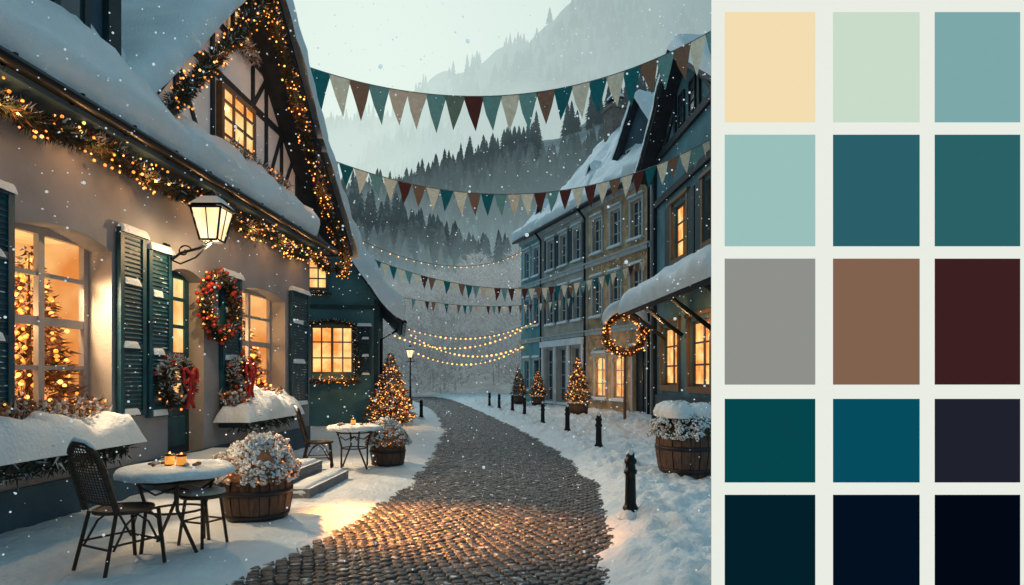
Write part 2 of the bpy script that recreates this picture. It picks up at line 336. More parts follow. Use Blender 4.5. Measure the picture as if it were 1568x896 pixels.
for i in range(900):
    p=F0(U(10.1,12.4),U(5.05,5.25),U(-.18,.1)); gw.tri(p,rdir()+Vector((0,0,.6)),.12,.014,random.choice([TWIG,CREAM,NEEDLEW,FROST]))
for i in range(30): gw.ico(F0(U(10.1,12.4),U(5.05,5.3),U(-.1,.13)),.016,BULB2)
for i in range(500):
    p=F0(U(10.5,11.35),U(7.0,7.15),U(-.18,.0)); gw.tri(p,rdir(),.12,.014,random.choice([TWIG,CREAM,NEEDLEW,FROST]))
gw.obj('gable_windows',house)
rf=MB(); sp=MB()
def slab(mb,A,B,C,D,t,mat):
    A,B,C,D=[Vector(p) for p in (A,B,C,D)]; n=(B-A).cross(D-A).normalized()
    if n.z>0: n=-n
    mb.hexa([A,B,C,D]+[p+n*t for p in (A,B,C,D)],mat)
slab(rf,F0(1,4.32,.36),F0(8.3,4.32,.36),F0(8.3,9.7,-4.2),F0(1,9.7,-4.2),.1,SLATE)
slab(rf,F0(8.3,4.32,.36),F0(13.9,4.32,.36),F0(13.9,5.0,-.22),F0(8.3,5.0,-.22),.1,SLATE)
slab(rf,F0(1,9.7,-4.2),F0(13.6,9.7,-4.2),F0(13.6,4.4,-8.6),F0(1,4.4,-8.6),.1,SLATE)
snow_patch(sp,F0(1,4.34,.40),F0(8.4,4.34,.40),F0(8.4,9.75,-4.2),F0(1,9.75,-4.2),.30,r=.28,step=.2,amp=.35)
snow_patch(sp,F0(8.1,4.34,.40),F0(12.95,4.34,.40),F0(12.95,5.1,-.26),F0(8.1,5.1,-.26),.26,r=.22,step=.15,amp=.5)
AP=(10.9,8.15); LF=(7.9,4.95); RF=(15.3,4.45)
GD=-.02; GR=.42
slab(rf,F0(LF[0],LF[1],GD),F0(AP[0],AP[1],GD),F0(AP[0],AP[1],-5),F0(LF[0],LF[1],-5),.12,TIMBER)
RM=(12.9,6.3)
slab(rf,F0(*RM,GR),F0(*AP,GR),F0(*AP,-5),F0(*RM,-5),.10,TIMBER); slab(rf,F0(*RF,GR),F0(*RM,GR),F0(*RM,-5),F0(*RF,-5),.10,TIMBER)
snow_patch(sp,F0(LF[0]-.1,LF[1]-.05,.16),F0(AP[0],AP[1]+.02,.16),F0(AP[0],AP[1]+.02,-5),F0(LF[0]-.1,LF[1]-.05,-5),.30,r=.22,step=.2)
snow_patch(sp,F0(RF[0]+.1,RF[1]-.05,.55),F0(RM[0],RM[1]+.02,.55),F0(RM[0],RM[1]+.02,-5),F0(RF[0]+.1,RF[1]-.05,-5),.44,r=.10,step=.2)
snow_patch(sp,F0(RM[0]+.25,RM[1]-.17,.55),F0(AP[0]-.1,AP[1]+.05,.55),F0(AP[0]-.1,AP[1]+.05,-5),F0(RM[0]+.25,RM[1]-.17,-5),.44,r=.10,step=.2)
rf.obj('roof',house); sp.obj('roof_snow',house)
gt=MB(); gt.tube([F0(u,4.24,.44) for u in np.linspace(1,14,30)],.06,METAL,8)
for u in np.arange(1.5,14,.8): gt.fbox(F0,u,u+.03,4.2,4.31,.3,.47,METAL)
gt.fbox(F0,1,13.9,4.16,4.22,-.0,.34,STUCCO_D); gt.obj('gutter',house)
dm=MB(); dm.fbox(F0,2,7.65,4.75,8.2,-3,-.18,STUCCO_D)
window(dm,F0,6.2,7.2,5.3,7.6,-.10,2,3,DARKT,DPANE,.09,.05); shutter(dm,F0,5.4,6.1,5.2,7.5,DARKT,d=-.17)
dm.fbox(F0,7.5,7.72,4.8,8.2,-.18,-.1,DARKT); dm.fbox(F0,2,7.7,5.0,5.12,-.18,-.09,DARKT)
dm.obj('upper_dormer',house)
for i,(a,b,z0,z1) in enumerate([(5.42,5.96,1.1,3.3),(7.45,7.93,1.12,3.3),(7.99,8.47,1.08,3.2),(9.82,10.44,1.06,3.17),(12.5,13.42,1.0,3.28)]):
    s=MB(); shutter(s,F0,a,b,z0,z1); s.obj('shutter',house)
def xtree(mb,c,h,r,n,nb,mats,br=.02,nl=.13,nw=.015,frost=.2,bm=None):
    bm=bm or (BULB,BULB2)
    c=Vector(c); mb.tube([c,c+Vector((0,0,h*.95))],[r*.07,.005],WOOD,6)
    def rad(t): return r*(1-t)**.9*(.78+.3*((t*9)%1<.5)*(1-((t*9)%1)))+.01
    for i in range(n):
        t=1-math.sqrt(R()); t=.06+.94*t; a=U(0,6.283); q=rad(t)*(U(.25,1)**.5); p=c+Vector((math.cos(a)*q,math.sin(a)*q,h*t))
        mb.tri(p,Vector((math.cos(a),math.sin(a),U(-.5,.3)))+rdir()*.5,nl*(.5+.6*(1-t)),nw,FROST if R()<frost else random.choice(mats))
    for i in range(nb):
        t=.05+.95*(1-math.sqrt(R())); a=U(0,6.283); q=rad(t)*U(.95,1.1); mb.ico(c+Vector((math.cos(a)*q,math.sin(a)*q,h*t)),br*U(.7,1.2),random.choice(bm))
def room(F,o,parent,ctop=1.):
    u0,u1,z0,z1=o; m=MB()
    A,B,zb,zt,dd=u0-.35,u1+.6,z0-.1,z1+.1,-1.5
    q=lambda *p:m.add([F(*x) for x in p],[(0,1,2,3)],ROOM)
    q((A,zb,dd),(B,zb,dd),(B,zt,dd),(A,zt,dd)); q((A,zb,dd),(A,zb,-.31),(A,zt,-.31),(A,zt,dd)); q((B,zb,dd),(B,zb,-.31),(B,zt,-.31),(B,zt,dd))
    q((A,zb,dd),(B,zb,dd),(B,zb,-.31),(A,zb,-.31)); q((A,zt,dd),(B,zt,dd),(B,zt,-.31),(A,zt,-.31))
    c=MB(); n=40; um=u0+(u1-u0)*.40; vs=[]
    for i in range(n+1):
        u=u0-.05+(um-u0)*i/n; dq=-.40+.03*math.sin(i*1.1)
        vs+=[F(u,z0+.02+(.0),dq),F(u,z1,dq-.01)]
    c.add(vs,[(2*i,2*i+2,2*i+3,2*i+1) for i in range(n)],CURT,True)
    c.obj('curtains',parent)
    m.obj('warm_room',parent)
    tr=MB(); xtree(tr,F(u0*.22+u1*.78,z0-.3,-.72),(z1-z0)*1.12,.62,2600,330,[NEEDLEW,TWIG,TWIG],br=.026,nl=.16,nw=.018,frost=.05,bm=(BULB,BULB2,BULB2)); tr.obj('indoor_christmas_tree',parent)
    wv=MB(); window(wv,F,u0,u1,z0,z1,-.27,2,4,FRAMEW,None,.075,.045,mid=2); wv.obj('window_frame',parent)
room(F0,OPS[0],house); room(F0,OPS[2],house)
dr=MB(); a,b,z0,z1=OPS[1]
dr.fbox(F0,a,b,z0,z0+.62,-.28,-.22,DARKT); dr.fbox(F0,a+.14,b-.14,z0+.12,z0+.52,-.22,-.20,TEALP)
window(dr,F0,a,b,z0+.62,z1,-.22,2,5,TEALP,LIT,.10,.05); dr.fbox(F0,a,b,z0,z1,-.34,-.29,DARKT)
dr.ico(F0(b-.08,1.5,-.18),.03,METAL); dr.obj('door',house)
def sillbox(u0,u1,d,zt,hgt,parent):
    m=MB(); m.fbox(F0,u0,u1,zt-hgt,zt,.04,d,DARKT)
    snow_patch(m,F0(u0-.12,zt-.06,.02),F0(u1+.12,zt-.06,.02),F0(u1+.12,zt-.06,d+.14),F0(u0-.12,zt-.06,d+.14),.27,r=.24,step=.05,amp=1.0)
    for i in range(int((u1-u0)*900)):
        p=F0(U(u0,u1),zt-hgt*U(.0,1.2),d*U(.3,1)+.06); m.tri(p,rdir()+Vector((0,0,-.6)),.11,.013,NEEDLE if R()<.75 else FROST)
    for i in range(int((u1-u0)*520)):
        p=F0(U(u0,u1),zt+U(.12,.34),U(.04,.26)); m.tri(p,rdir()+Vector((0,0,.8)),.09,.014,random.choice([TWIG,CREAM,FROST,NEEDLEW]))
    for i in range(int((u1-u0)*90)): m.ico(F0(U(u0,u1),zt+U(.13,.36),U(.04,.3)),U(.015,.03),random.choice([CREAM,TWIG,SNOW,TWIG]),.2)
    for i in range(int((u1-u0)*14)): m.ico(F0(U(u0,u1),zt+U(.16,.36),U(.08,.3)),.012,BULB2)
    m.obj('window_flower_box',parent)
sillbox(5.0,7.0,.46,1.0,.22,house); sillbox(9.75,11.75,.42,1.02,.2,house)
st=MB()
for i,(dx,h) in enumerate([(2.0,.2),(1.65,.36),(1.25,.52)]):
    st.fbox(F0,8.15-.0*i,9.75-.12*i,0,h,.032,dx-.0,STONE)
    snow_patch(st,F0(8.15,h,[1.68,1.28,.05][i]),F0(9.73-.12*i,h,[1.68,1.3,.05][i]),F0(9.73-.12*i,h,dx-.03),F0(8.15,h,dx-.03),.05,r=.06,step=.12)
st.obj('door_steps',house)
ga=MB(); pts=[]
for u in np.linspace(4.8,14.2,60): pts.append(F0(u,4.02-.10*abs(math.sin((u-4.8)*1.5)),.24))
garland(ga,pts,.19,dens=1500,bpm=34,nl=.55); ga.obj('eave_garland',house)
for u in (5.6,6.7,7.6,9.0,10.2,11.4,12.8): point('garland_bulb_light',F0(u,3.86,.40),6,(1,.45,.15),parent=house)
gb=MB(); garland(gb,[F0(8.0,4.8,.26),F0(9.45,6.3,.26),F0(10.85,7.80,.26)],.19,dens=1300,bpm=28,mats=[NEEDLE,NEEDLEW,NEEDLEW])
garland(gb,[F0(10.75,7.9,.34),F0(11.7,6.95,.34),F0(12.6,6.05,.34),F0(13.8,5.02,.34),F0(15.0,4.25,.34),F0(15.05,3.95,.30),F0(14.6,4.0,.27)],.17,dens=1500,bpm=34,mats=[NEEDLE,NEEDLEW,NEEDLEW]); gb.obj('gable_garland',house)
for u,z in ((9.3,5.9),(10.8,7.2),(11.7,6.4),(13.1,5.2),(14.8,4.1)): point('garland_bulb_light',F0(u,z,.5),6,(1,.45,.15),parent=house)
def bow(mb,F,u,z,d,s):
    for sg in (-1,1):
        pts=[F(u+sg*s*(.02+.42*math.sin(a)),z+s*.22*math.sin(2*a)*1.1,d+.03) for a in np.linspace(0,math.pi,10)]
        mb.tube(pts,.022*s/.35,RED,5)
        mb.tube([F(u,z,d+.03),F(u+sg*.12*s,z-.4*s,d+.05),F(u+sg*.1*s,z-.85*s,d+.02),F(u+sg*.22*s,z-1.1*s,d+.03)],.026*s/.35,RED,4)
    mb.ico(F(u,z,d+.05),.05*s/.35,RED)
def wreath(name,F,u,z,d,r,tr,red=20,bw=False,frost=.2,bpm=30,parent=None,mats=None,dens=1100):
    m=MB(); pts=[F(u+math.cos(a)*r,z+math.sin(a)*r,d) for a in np.linspace(0,2*math.pi,33)]
    garland(m,pts,tr,dens=dens,bpm=bpm,red=red,frost=frost,mats=mats,nl=.7,nw=.014)
    if bw: bow(m,F,u+.02,z+r*.3,d+tr,.38)
    return m.obj(name,parent)
wreath('christmas_wreath',F0,9.62,2.62,.14,.42,.15,red=45,frost=.2,bpm=16,dens=1800)
wreath('christmas_wreath',F0,8.42,1.52,.17,.26,.14,red=18,bw=True,frost=.6,bpm=6,dens=1700)
wreath('christmas_wreath',F0,10.15,1.62,.17,.22,.14,red=18,bw=True,frost=.6,bpm=6,dens=1700)
def lantern_head(mb,c,s=1.):
    c=Vector(c)
    def ring(hw,z): return [c+Vector((x*hw*s,y*hw*s,z*s)) for x,y in ((-1,-1),(1,-1),(1,1),(-1,1))]
    a=ring(.11,0);b=ring(.19,.40);a2=ring(.10,.01);b2=ring(.18,.39)
    mb.add(a2+b2,[(0,1,5,4),(1,2,6,5),(2,3,7,6),(3,0,4,7)],GLOW)
    for i in range(4):
        mb.tube([a[i],b[i]],.014*s,METAL,5); mb.tube([a[i],a[(i+1)%4]],.016*s,METAL,5); mb.tube([b[i],b[(i+1)%4]],.018*s,METAL,5)
        m1=(a[i]+a[(i+1)%4])/2; m2=(b[i]+b[(i+1)%4])/2; mb.tube([m1,m2],.008*s,METAL,4)
    r=ring(.22,.40)+ring(.08,.54)+ring(.08,.58)+[c+Vector((0,0,.66*s))]
    mb.add(r,[(0,1,5,4),(1,2,6,5),(2,3,7,6),(3,0,4,7),(4,5,9,8),(5,6,10,9),(6,7,11,10),(7,4,8,11),(8,9,12),(9,10,12),(10,11,12),(11,8,12),(0,1,2,3)],METAL)
    q=ring(.205,.43)+ring(.10,.545)
    mb.add([p+Vector((0,0,.012)) for p in q],[(0,1,5,4),(1,2,6,5),(2,3,7,6),(3,0,4,7),(4,5,6,7)],SNOW)
    mb.ico(c+Vector((0,0,.60*s)),.05*s,SNOW,0,.6)
wl=MB(); LC=F0(8.45,3.33,.62); lantern_head(wl,LC)
cb=[F0(8.45,3.05,0.02),F0(8.45,3.18,.2),F0(8.45,3.24,.45),F0(8.45,3.33,.62)]; wl.tube(cb,.018,METAL,6)
wl.tube([F0(8.45,3.2+.09*math.sin(a)*(1-a/9),.25+.10*math.cos(a)*(1-a/9)) for a in np.linspace(0,8,22)],.011,METAL,5)
wl.tube([F0(8.45,3.12,0.02),F0(8.45,3.04,.2),F0(8.45,3.12,.4),F0(8.45,3.3,.6)],.012,METAL,5); wl.fbox(F0,8.39,8.51,2.95,3.3,.0,.03,METAL)
wlo=wl.obj('wall_lantern')
point('lantern_light',LC+Vector((0,0,-.06)),70,(1,.62,.30),.04,wlo)
spot('road_pool_spot',LC+Vector((.05,0,-.08)),(-.95,7.1,0),6500,35,(1,.33,.07),.08,wlo,1.0)  # added spot under the lantern, throws the orange pool on the road
spot('window_spill',F0(7.0,2.75,-.35),(-2.2,7.6,0),450,95,(1,.68,.40),.12,house)
spot('window_spill',F0(11.2,2.75,-.35),(-2.4,9.6,0),800,100,(1,.68,.40),.12,house)
point('room_light',F0(6.5,2.2,-.6),24,(1,.6,.28),.1,house); point('room_light',F0(11.2,2.2,-.6),24,(1,.6,.28),.1,house)
# ------------------------------------------------------------------ second house (teal)
h2=empty('teal_gabled_house'); FS=frame(-4.1,20,-.985,-.17,-1)
prof=[(-.75,3.25),(-.1,3.95),(.7,5.1),(1.8,7.5),(3.2,10.2)]
full=prof+[(6.4-u,z) for u,z in reversed(prof[:-1])]
w=MB(); wp=[(0,0),(6.4,0),(6.4,3.9),(5.7,4.9),(4.6,7.3),(3.2,9.9),(1.8,7.3),(.7,4.9),(0,3.9)]
ops2=[(.75,2.0,1.65,3.1)]
wall_open(w,FS,0,6.4,0,3.9,ops2,TEALW,.18)
gable_wall(w,FS,[(0,3.9),(.7,4.9),(1.8,7.3),(3.2,9.9),(4.6,7.3),(5.7,4.9),(6.4,3.9)],0,TEALW)
for u in (0,6.4): w.add([FS(u,0,0),FS(u,0,-6),FS(u,3.9,-6),FS(u,3.9,0)],[(0,1,2,3)],TEALW)
gable_wall(w,FS,wp,-6,TEALW); w.fbox(FS,0,.12,.0,3.9,.002,.03,DARKT); w.fbox(FS,.12,6.4,3.62,3.74,.002,.04,DARKT); w.obj('walls',h2)
r=MB()
for (a,b) in zip(full,full[1:]):
    slab(r,FS(a[0],a[1],.35),FS(b[0],b[1],.35),FS(b[0],b[1],-6.2),FS(a[0],a[1],-6.2),.12,SLATE)
vs=[]; nn=60
rs,_=resample([(u,0,z) for u,z in full],nn)
prof2=[(.0,-.10),(.02,.22),(.07,.38),(.2,.46),(6.2,.46),(6.6,.0)]
for i,p in enumerate(rs):
    a=rs[max(0,i-1)]; b=rs[min(nn-1,i+1)]; tx,tz=(b.x-a.x),(b.z-a.z); l=math.hypot(tx,tz); nx,nz=-tz/l,tx/l
    e=min(1,min(i,nn-1-i)/3); e=math.sqrt(1-(1-e)**2)
    for (dd,th) in prof2:
        k=th*e*(1+.35*noise.noise(Vector((i*.3,dd,0)))); vs.append(FS(p.x+nx*k,p.z+nz*k,.55-dd))
np2=len(prof2); r.add(vs,[(i*np2+j,(i+1)*np2+j,(i+1)*np2+j+1,i*np2+j+1) for i in range(nn-1) for j in range(np2-1)],SNOW,True)
r.obj('snowy_roof',h2)
w=MB(); window(w,FS,.75,2.0,1.65,3.1,-.12,4,3,FRAMEB,LIT2,.06,.04); window(w,FS,1.5,2.3,4.2,5.15,.06,3,3,FRAMEB,LIT2,.05,.04); w.fbox(FS,1.48,2.32,4.18,5.17,.002,.02,FRAMEB)
garland(w,[FS(.65,1.6,.1),FS(.66,2.5,.1),FS(.7,3.15,.1),FS(1.4,3.25,.1),FS(2.05,3.15,.1)],.11,dens=900,bpm=4,nl=.8,nw=.016,frost=.25)
garland(w,[FS(.6,1.45,.2),FS(2.15,1.45,.2)],.17,dens=1500,bpm=22,nl=.6,nw=.016,br=.016,frost=.5,mats=[NEEDLEW,TWIG,NEEDLE])
garland(w,[FS(1.4,4.08,.12),FS(2.4,4.08,.12)],.12,dens=900,bpm=10,nl=.6,frost=.4)
w.obj('windows',h2)
w=MB(); shutter(w,FS,.2,.62,1.6,3.15,DARKT); w.obj('shutter',h2)
w=MB(); w.tube([FS(-.62,3.2,.3),FS(-.55,2.95,.25),FS(-.1,2.7,.1),FS(-.08,.1,.08)],.045,METAL,8); w.tube([FS(-.8,3.2,.5),FS(-.8,3.2,-6)],.07,METAL,8); w.obj('downspout',h2)
point('window_box_light',FS(1.3,1.65,.55),9,(1,.5,.2),.03,h2)
# ------------------------------------------------------------------ right row
FR=frame(5.15,23.9,-.346,.938,-1)
OCH=M('ochre_mural',(.52,.35,.20),.85,.42,2.2,.3,20); BLUEW=M('blue_stucco',(.13,.35,.40),.85,.3,1.2,.3,30); BEIGE=M('beige_blue_wall',(.46,.44,.38),.85,.3,1.0,.3,30)
OCH2=M('painted_scrolls',(.66,.50,.32),.85,.3,3); DKB=M('dark_blue_wall',(.05,.09,.12),.85,.35,1.2,.4,30)
def rowhouse(name,u0,u1,zt,ops,wm,trim,ridge=14.2,dep=9.,setb=3.9):
    h=empty(name); w=MB(); wall_open(w,FR,u0,u1,0,zt,ops,wm,.16)
    for u in (u0,u1): w.add([FR(u,0,0),FR(u,0,-dep),FR(u,zt,-dep),FR(u,zt,0)],[(0,1,2,3)],wm); gable_wall(w,(lambda uu:(lambda a,z,d:FR(uu,z,-a)))(u),[(0,zt),(dep,zt),(setb,ridge)],0,wm)
    w.add([FR(u0,0,-dep),FR(u1,0,-dep),FR(u1,zt,-dep),FR(u0,zt,-dep)],[(0,1,2,3)],wm); w.obj('walls',h)
    w=MB()
    for o in ops:
        a,b,c,d=o[:4]; pm={'l':LIT2,'d':DPANE,'s':DPANE,'door':DARKT}[o[4]]
        if o[4]=='door': w.add([FR(a,c,-.12),FR(b,c,-.12),FR(b,d,-.12),FR(a,d,-.12)],[(0,1,2,3)],DARKT); w.fbox(FR,(a+b)/2-.02,(a+b)/2+.02,c,d,-.12,-.09,METAL)
        else: window(w,FR,a,b,c,d,-.08,2,3 if o[4]!='s' else 4,trim,pm,.06,.04)
        for q in ((a-.12,a,c-.08,d+.12),(b,b+.12,c-.08,d+.12)): w.fbox(FR,*q,.002,.06,trim)
        w.fbox(FR,a,b,d,d+.12,.002,.055,trim); w.fbox(FR,a-.16,b+.16,d+.12,d+.2,.002,.13,trim)
        if c>.3:
            w.fbox(FR,a-.16,b+.16,c-.16,c-.08,.002,.16,trim); snow_patch(w,FR(a-.16,c-.08,.0),FR(b+.16,c-.08,.0),FR(b+.16,c-.08,.18),FR(a-.16,c-.08,.18),.08,r=.07,step=.3)
        snow_patch(w,FR(a-.16,d+.2,.0),FR(b+.16,d+.2,.0),FR(b+.16,d+.2,.15),FR(a-.16,d+.2,.15),.07,r=.06,step=.3)
    for z in (3.35,6.3,zt-.25): w.fbox(FR,u0,u1,z,z+.16,.002,.14,trim); w.fbox(FR,u0,u1,z+.16,z+.22,.002,.2,trim)
    w.fbox(FR,u0,u0+.16,0,zt,.002,.09,trim); w.obj('windows_and_trim',h)
    w=MB(); slab(w,FR(u0,zt,.4),FR(u1,zt,.4),FR(u1,ridge,-setb),FR(u0,ridge,-setb),.12,SLATE); slab(w,FR(u0,ridge,-setb),FR(u1,ridge,-setb),FR(u1,zt,-dep-.3),FR(u0,zt,-dep-.3),.12,SLATE)
    snow_patch(w,FR(u0,zt+.03,.5),FR(u1,zt+.03,.5),FR(u1,ridge+.03,-setb),FR(u0,ridge+.03,-setb),.32,r=.25,step=.35,amp=.5); w.tube([FR(u0,zt-.05,.48),FR(u1,zt-.05,.48)],.08,METAL,8)
    w.tube([FR(u0+.1,zt-.1,.44),FR(u0+.1,zt-.5,.1),FR(u0+.1,.1,.12)],.06,METAL,8); w.obj('snowy_roof',h)
    return h
def dormer(h,u0,u1,z0,z1,pk,d0,back,wm,nm='dormer'):
    w=MB(); w.fbox(FR,u0,u1,z0-1.2,z1,-back,d0,wm); um=(u0+u1)/2
    gable_wall(w,FR,[(u0,z1),(u1,z1),(um,pk)],d0,wm)
    n=max(1,int((u1-u0)/1.2)); k=(u1-u0)/n
    for i in range(n): window(w,FR,u0+k*i+k*.22,u0+k*(i+1)-k*.22,z0+.25,z1-.15,d0+.06,2,3,FRAMEG,DPANE,.05,.035)
    for s,(ua,ub) in enumerate(((u0-.3,um),(u1+.3,um))):
        za=z1-.3*(pk-z1)/(um-u0); slab(w,FR(ua,za,d0+.3),FR(ub,pk+.05,d0+.3),FR(ub,pk+.05,-back),FR(ua,za,-back),.08,SLATE)
        snow_patch(w,FR(ua,za+.03,d0+.36),FR(ub,pk+.08,d0+.36),FR(ub,pk+.08,-back),FR(ua,za+.03,-back),.28,r=.15,step=.25)
    w.obj(nm,h)
opsC=[(.35,1.35,0,2.6,'door'),(1.95,2.9,.7,2.35,'l'),(3.55,4.5,.7,2.4,'l')]+[(u,u+.8,4.2,5.7,'d') for u in (.7,2.3,3.9)]+[(u,u+.8,6.9,8.3,'d') for u in (.7,2.3,3.9)]
C=rowhouse('painted_facade_house',0,5.2,9.0,opsC,OCH,FRAMEG)
w=MB()
for o in opsC[1:3]: arch_fill(w,FR,o[0],o[1],o[3]+.0,.25,.08,OCH)
for k in range(40):
    u=U(.4,4.8); z=random.choice([U(2.75,3.25),U(3.7,4.1),U(5.95,6.25),U(4.2,5.7)]); s=U(.12,.26)
    if any(o[0]-.2<u<o[1]+.2 and o[2]-.2<z<o[3]+.3 for o in opsC): continue
    w.tube([FR(u+s*(1-a/11)*math.cos(a),z+s*(1-a/11)*math.sin(a),.012) for a in np.linspace(0,9,18)],.025,OCH2,4)
w.obj('facade_ornament',C)
dormer(C,.3,3.0,9.0,10.9,12.5,-.5,4.5,DKB)
point('facade_window_light',FR(2.4,1.6,1.0),14,(1,.5,.2),.03,C); point('facade_window_light',FR(4.0,1.6,1.0),14,(1,.5,.2),.03,C)
opsB=[(5.7+i*1.5,6.75+i*1.5,.35,2.9,'s') for i in range(3)]+[(5.8+i*1.5,6.6+i*1.5,4.2,5.75,'d') for i in range(3)]+[(5.8+i*1.5,6.6+i*1.5,6.9,8.3,'d') for i in range(3)]
B=rowhouse('shop_house',5.2,10.2,9.0,opsB,BEIGE,FRAMEG)
w=MB()
for i in range(4): w.fbox(FR,5.4+i*1.5-.03,5.4+i*1.5+.15,0,3.0,.1,.2,INFILL)
w.fbox(FR,5.3,10.1,3.0,3.3,.16,.28,INFILL); w.obj('shopfront_pilasters',B)
dormer(B,5.9,6.8,9.8,10.7,11.3,-1.0,2.6,DKB)
w=MB(); BR=M('chimney_brick',(.22,.17,.15),.9,.3,8,.3,30); w.fbox(FR,8.6,9.5,11.5,15.2,-3.9,-3.1,BR); w.fbox(FR,8.5,9.6,15.2,15.35,-4.0,-3.0,BR)
for k in (8.75,9.15): w.fbox(FR,k,k+.22,15.35,15.75,-3.6,-3.38,BR)
w.fbox(FR,8.6,9.5,15.75,15.85,-3.8,-3.2,SLATE); snow_patch(w,FR(8.6,15.85,-3.8),FR(9.5,15.85,-3.8),FR(9.5,15.85,-3.2),FR(8.6,15.85,-3.2),.2,r=.2); w.obj('chimney',B)
opsA=[(10.7+i*1.35,11.45+i*1.35,z,z+1.4,'d') for i in range(2) for z in (4.3,6.9)]+[(10.7,11.4,.0,2.4,'door'),(12.05,12.8,.9,2.4,'d')]
A=rowhouse('blue_house',10.2,13.4,9.0,opsA,BLUEW,FRAMEG,ridge=13.2)
w=MB()
for i in range(3):
    for z in (4.2,6.9):
        for uu in (5.8+i*1.5-.32,6.6+i*1.5+.13): w.fbox(FR,uu,uu+.19,z,z+1.5,.065,.1,DARKT)
w.obj('shutters',B)
dormer(A,11.6,12.4,9.6,10.4,11.0,-.8,2.4,DKB)
# ------------------------------------------------------------------ right near house
FD=frame(4.6,21,.06,-.998,1); hd=empty('lodge_house')
opsD=[(.85,2.45,1.3,3.05),(3.4,5.0,1.3,3.05),(6,7.4,1.3,3.05),(1.9,3.2,4.95,6.5),(4.5,5.6,4.95,6.5)]
UPW=M('blue_upper_wall',(.09,.21,.25),.85,.3,1.2,.4,30)
w=MB(); wall_open(w,FD,0,8.5,0,8.3,opsD,UPW,.2)
gable_wall(w,FD,[(0,8.3),(8.5,8.3),(6.4,8.6),(3.2,10.2),(0,8.4)],.0,UPW)
for u in (0,8.5): w.add([FD(u,0,0),FD(u,0,-8),FD(u,8.4,-8),FD(u,8.4,0)],[(0,1,2,3)],DKB)
w.fbox(FD,0,8.5,0,1.0,.002,.07,DKB); w.obj('walls',hd)
w=MB()
for i,o in enumerate(opsD):
    lit=i!=4; window(w,FD,*o,-.1,2,3,FRAMEB,LIT2 if lit else DPANE,.08,.05)
    for q in ((o[0]-.14,o[0],o[2],o[3]+.1),(o[1],o[1]+.14,o[2],o[3]+.1),(o[0]-.14,o[1]+.14,o[2]-.16,o[2]-.0)): w.fbox(FD,*q,.002,.07,FRAMEB)
    w.fbox(FD,o[0]-.2,o[1]+.2,o[3]+.1,o[3]+.2,.002,.1,FRAMEB)
window(w,FD,2.5,3.0,8.6,9.5,.06,1,3,TIMBER,DPANE,.05); window(w,FD,3.4,3.9,8.6,9.5,.06,1,3,TIMBER,DPANE,.05)
w.obj('windows',hd)
w=MB()
for z in (3.9,6.9,8.3): w.fbox(FD,.22,8.5,z,z+.2,.002,.1,TIMBER)
w.fbox(FD,0,.22,0,8.4,.002,.12,TIMBER)
for a in ((1.2,8.5,1.2,9.0),(2.2,8.5,2.2,9.6),(4.2,8.5,4.2,9.6),(5.2,8.5,5.2,9.1)): w.beam(FD,*a,.14,.004,.07,TIMBER)
for a in ((1.2,8.5,2.2,9.3),(5.2,8.5,4.2,9.4)): w.beam(FD,*a,.12,.004,.06,TIMBER)
w.fbox(FD,1.25,1.75,4.8,6.6,.01,.06,DARKT); w.fbox(FD,3.35,3.85,4.8,6.6,.01,.06,DARKT); w.fbox(FD,3.95,4.35,4.8,6.6,.01,.06,DARKT)
w.obj('timber_frame',hd)
w=MB(); a0,a1,a2=(-.5,8.0),(3.2,10.5),(6.9,8.0)
for p,q in ((a0,a1),(a2,a1)):
    slab(w,FD(*p,.5),FD(*q,.5),FD(*q,-8),FD(*p,-8),.18,TIMBER); snow_patch(w,FD(p[0],p[1]+.03,.58),FD(q[0],q[1]+.03,.58),FD(q[0],q[1]+.03,-8),FD(p[0],p[1]+.03,-8),.34,r=.16,step=.3)
w.obj('snowy_roof',hd)
w=MB(); slab(w,FD(1.2,3.5,1.25),FD(8.5,3.5,1.25),FD(8.5,4.25,.0),FD(1.2,4.25,.0),.12,TIMBER)
snow_patch(w,FD(1.0,3.5,1.42),FD(8.6,3.5,1.42),FD(8.6,4.3,.02),FD(1.0,4.3,.02),.42,r=.36,step=.2,amp=.3)
for u in (1.4,3.0,5.3,7.6): w.tube([FD(u,3.45,1.1),FD(u,2.7,.08)],.06,TIMBER,6)
w.obj('canopy',hd)
point('canopy_light',FD(2.9,3.0,.7),18,(1,.5,.2),.05,hd); point('canopy_light',FD(5.0,3.0,.7),18,(1,.5,.2),.05,hd)
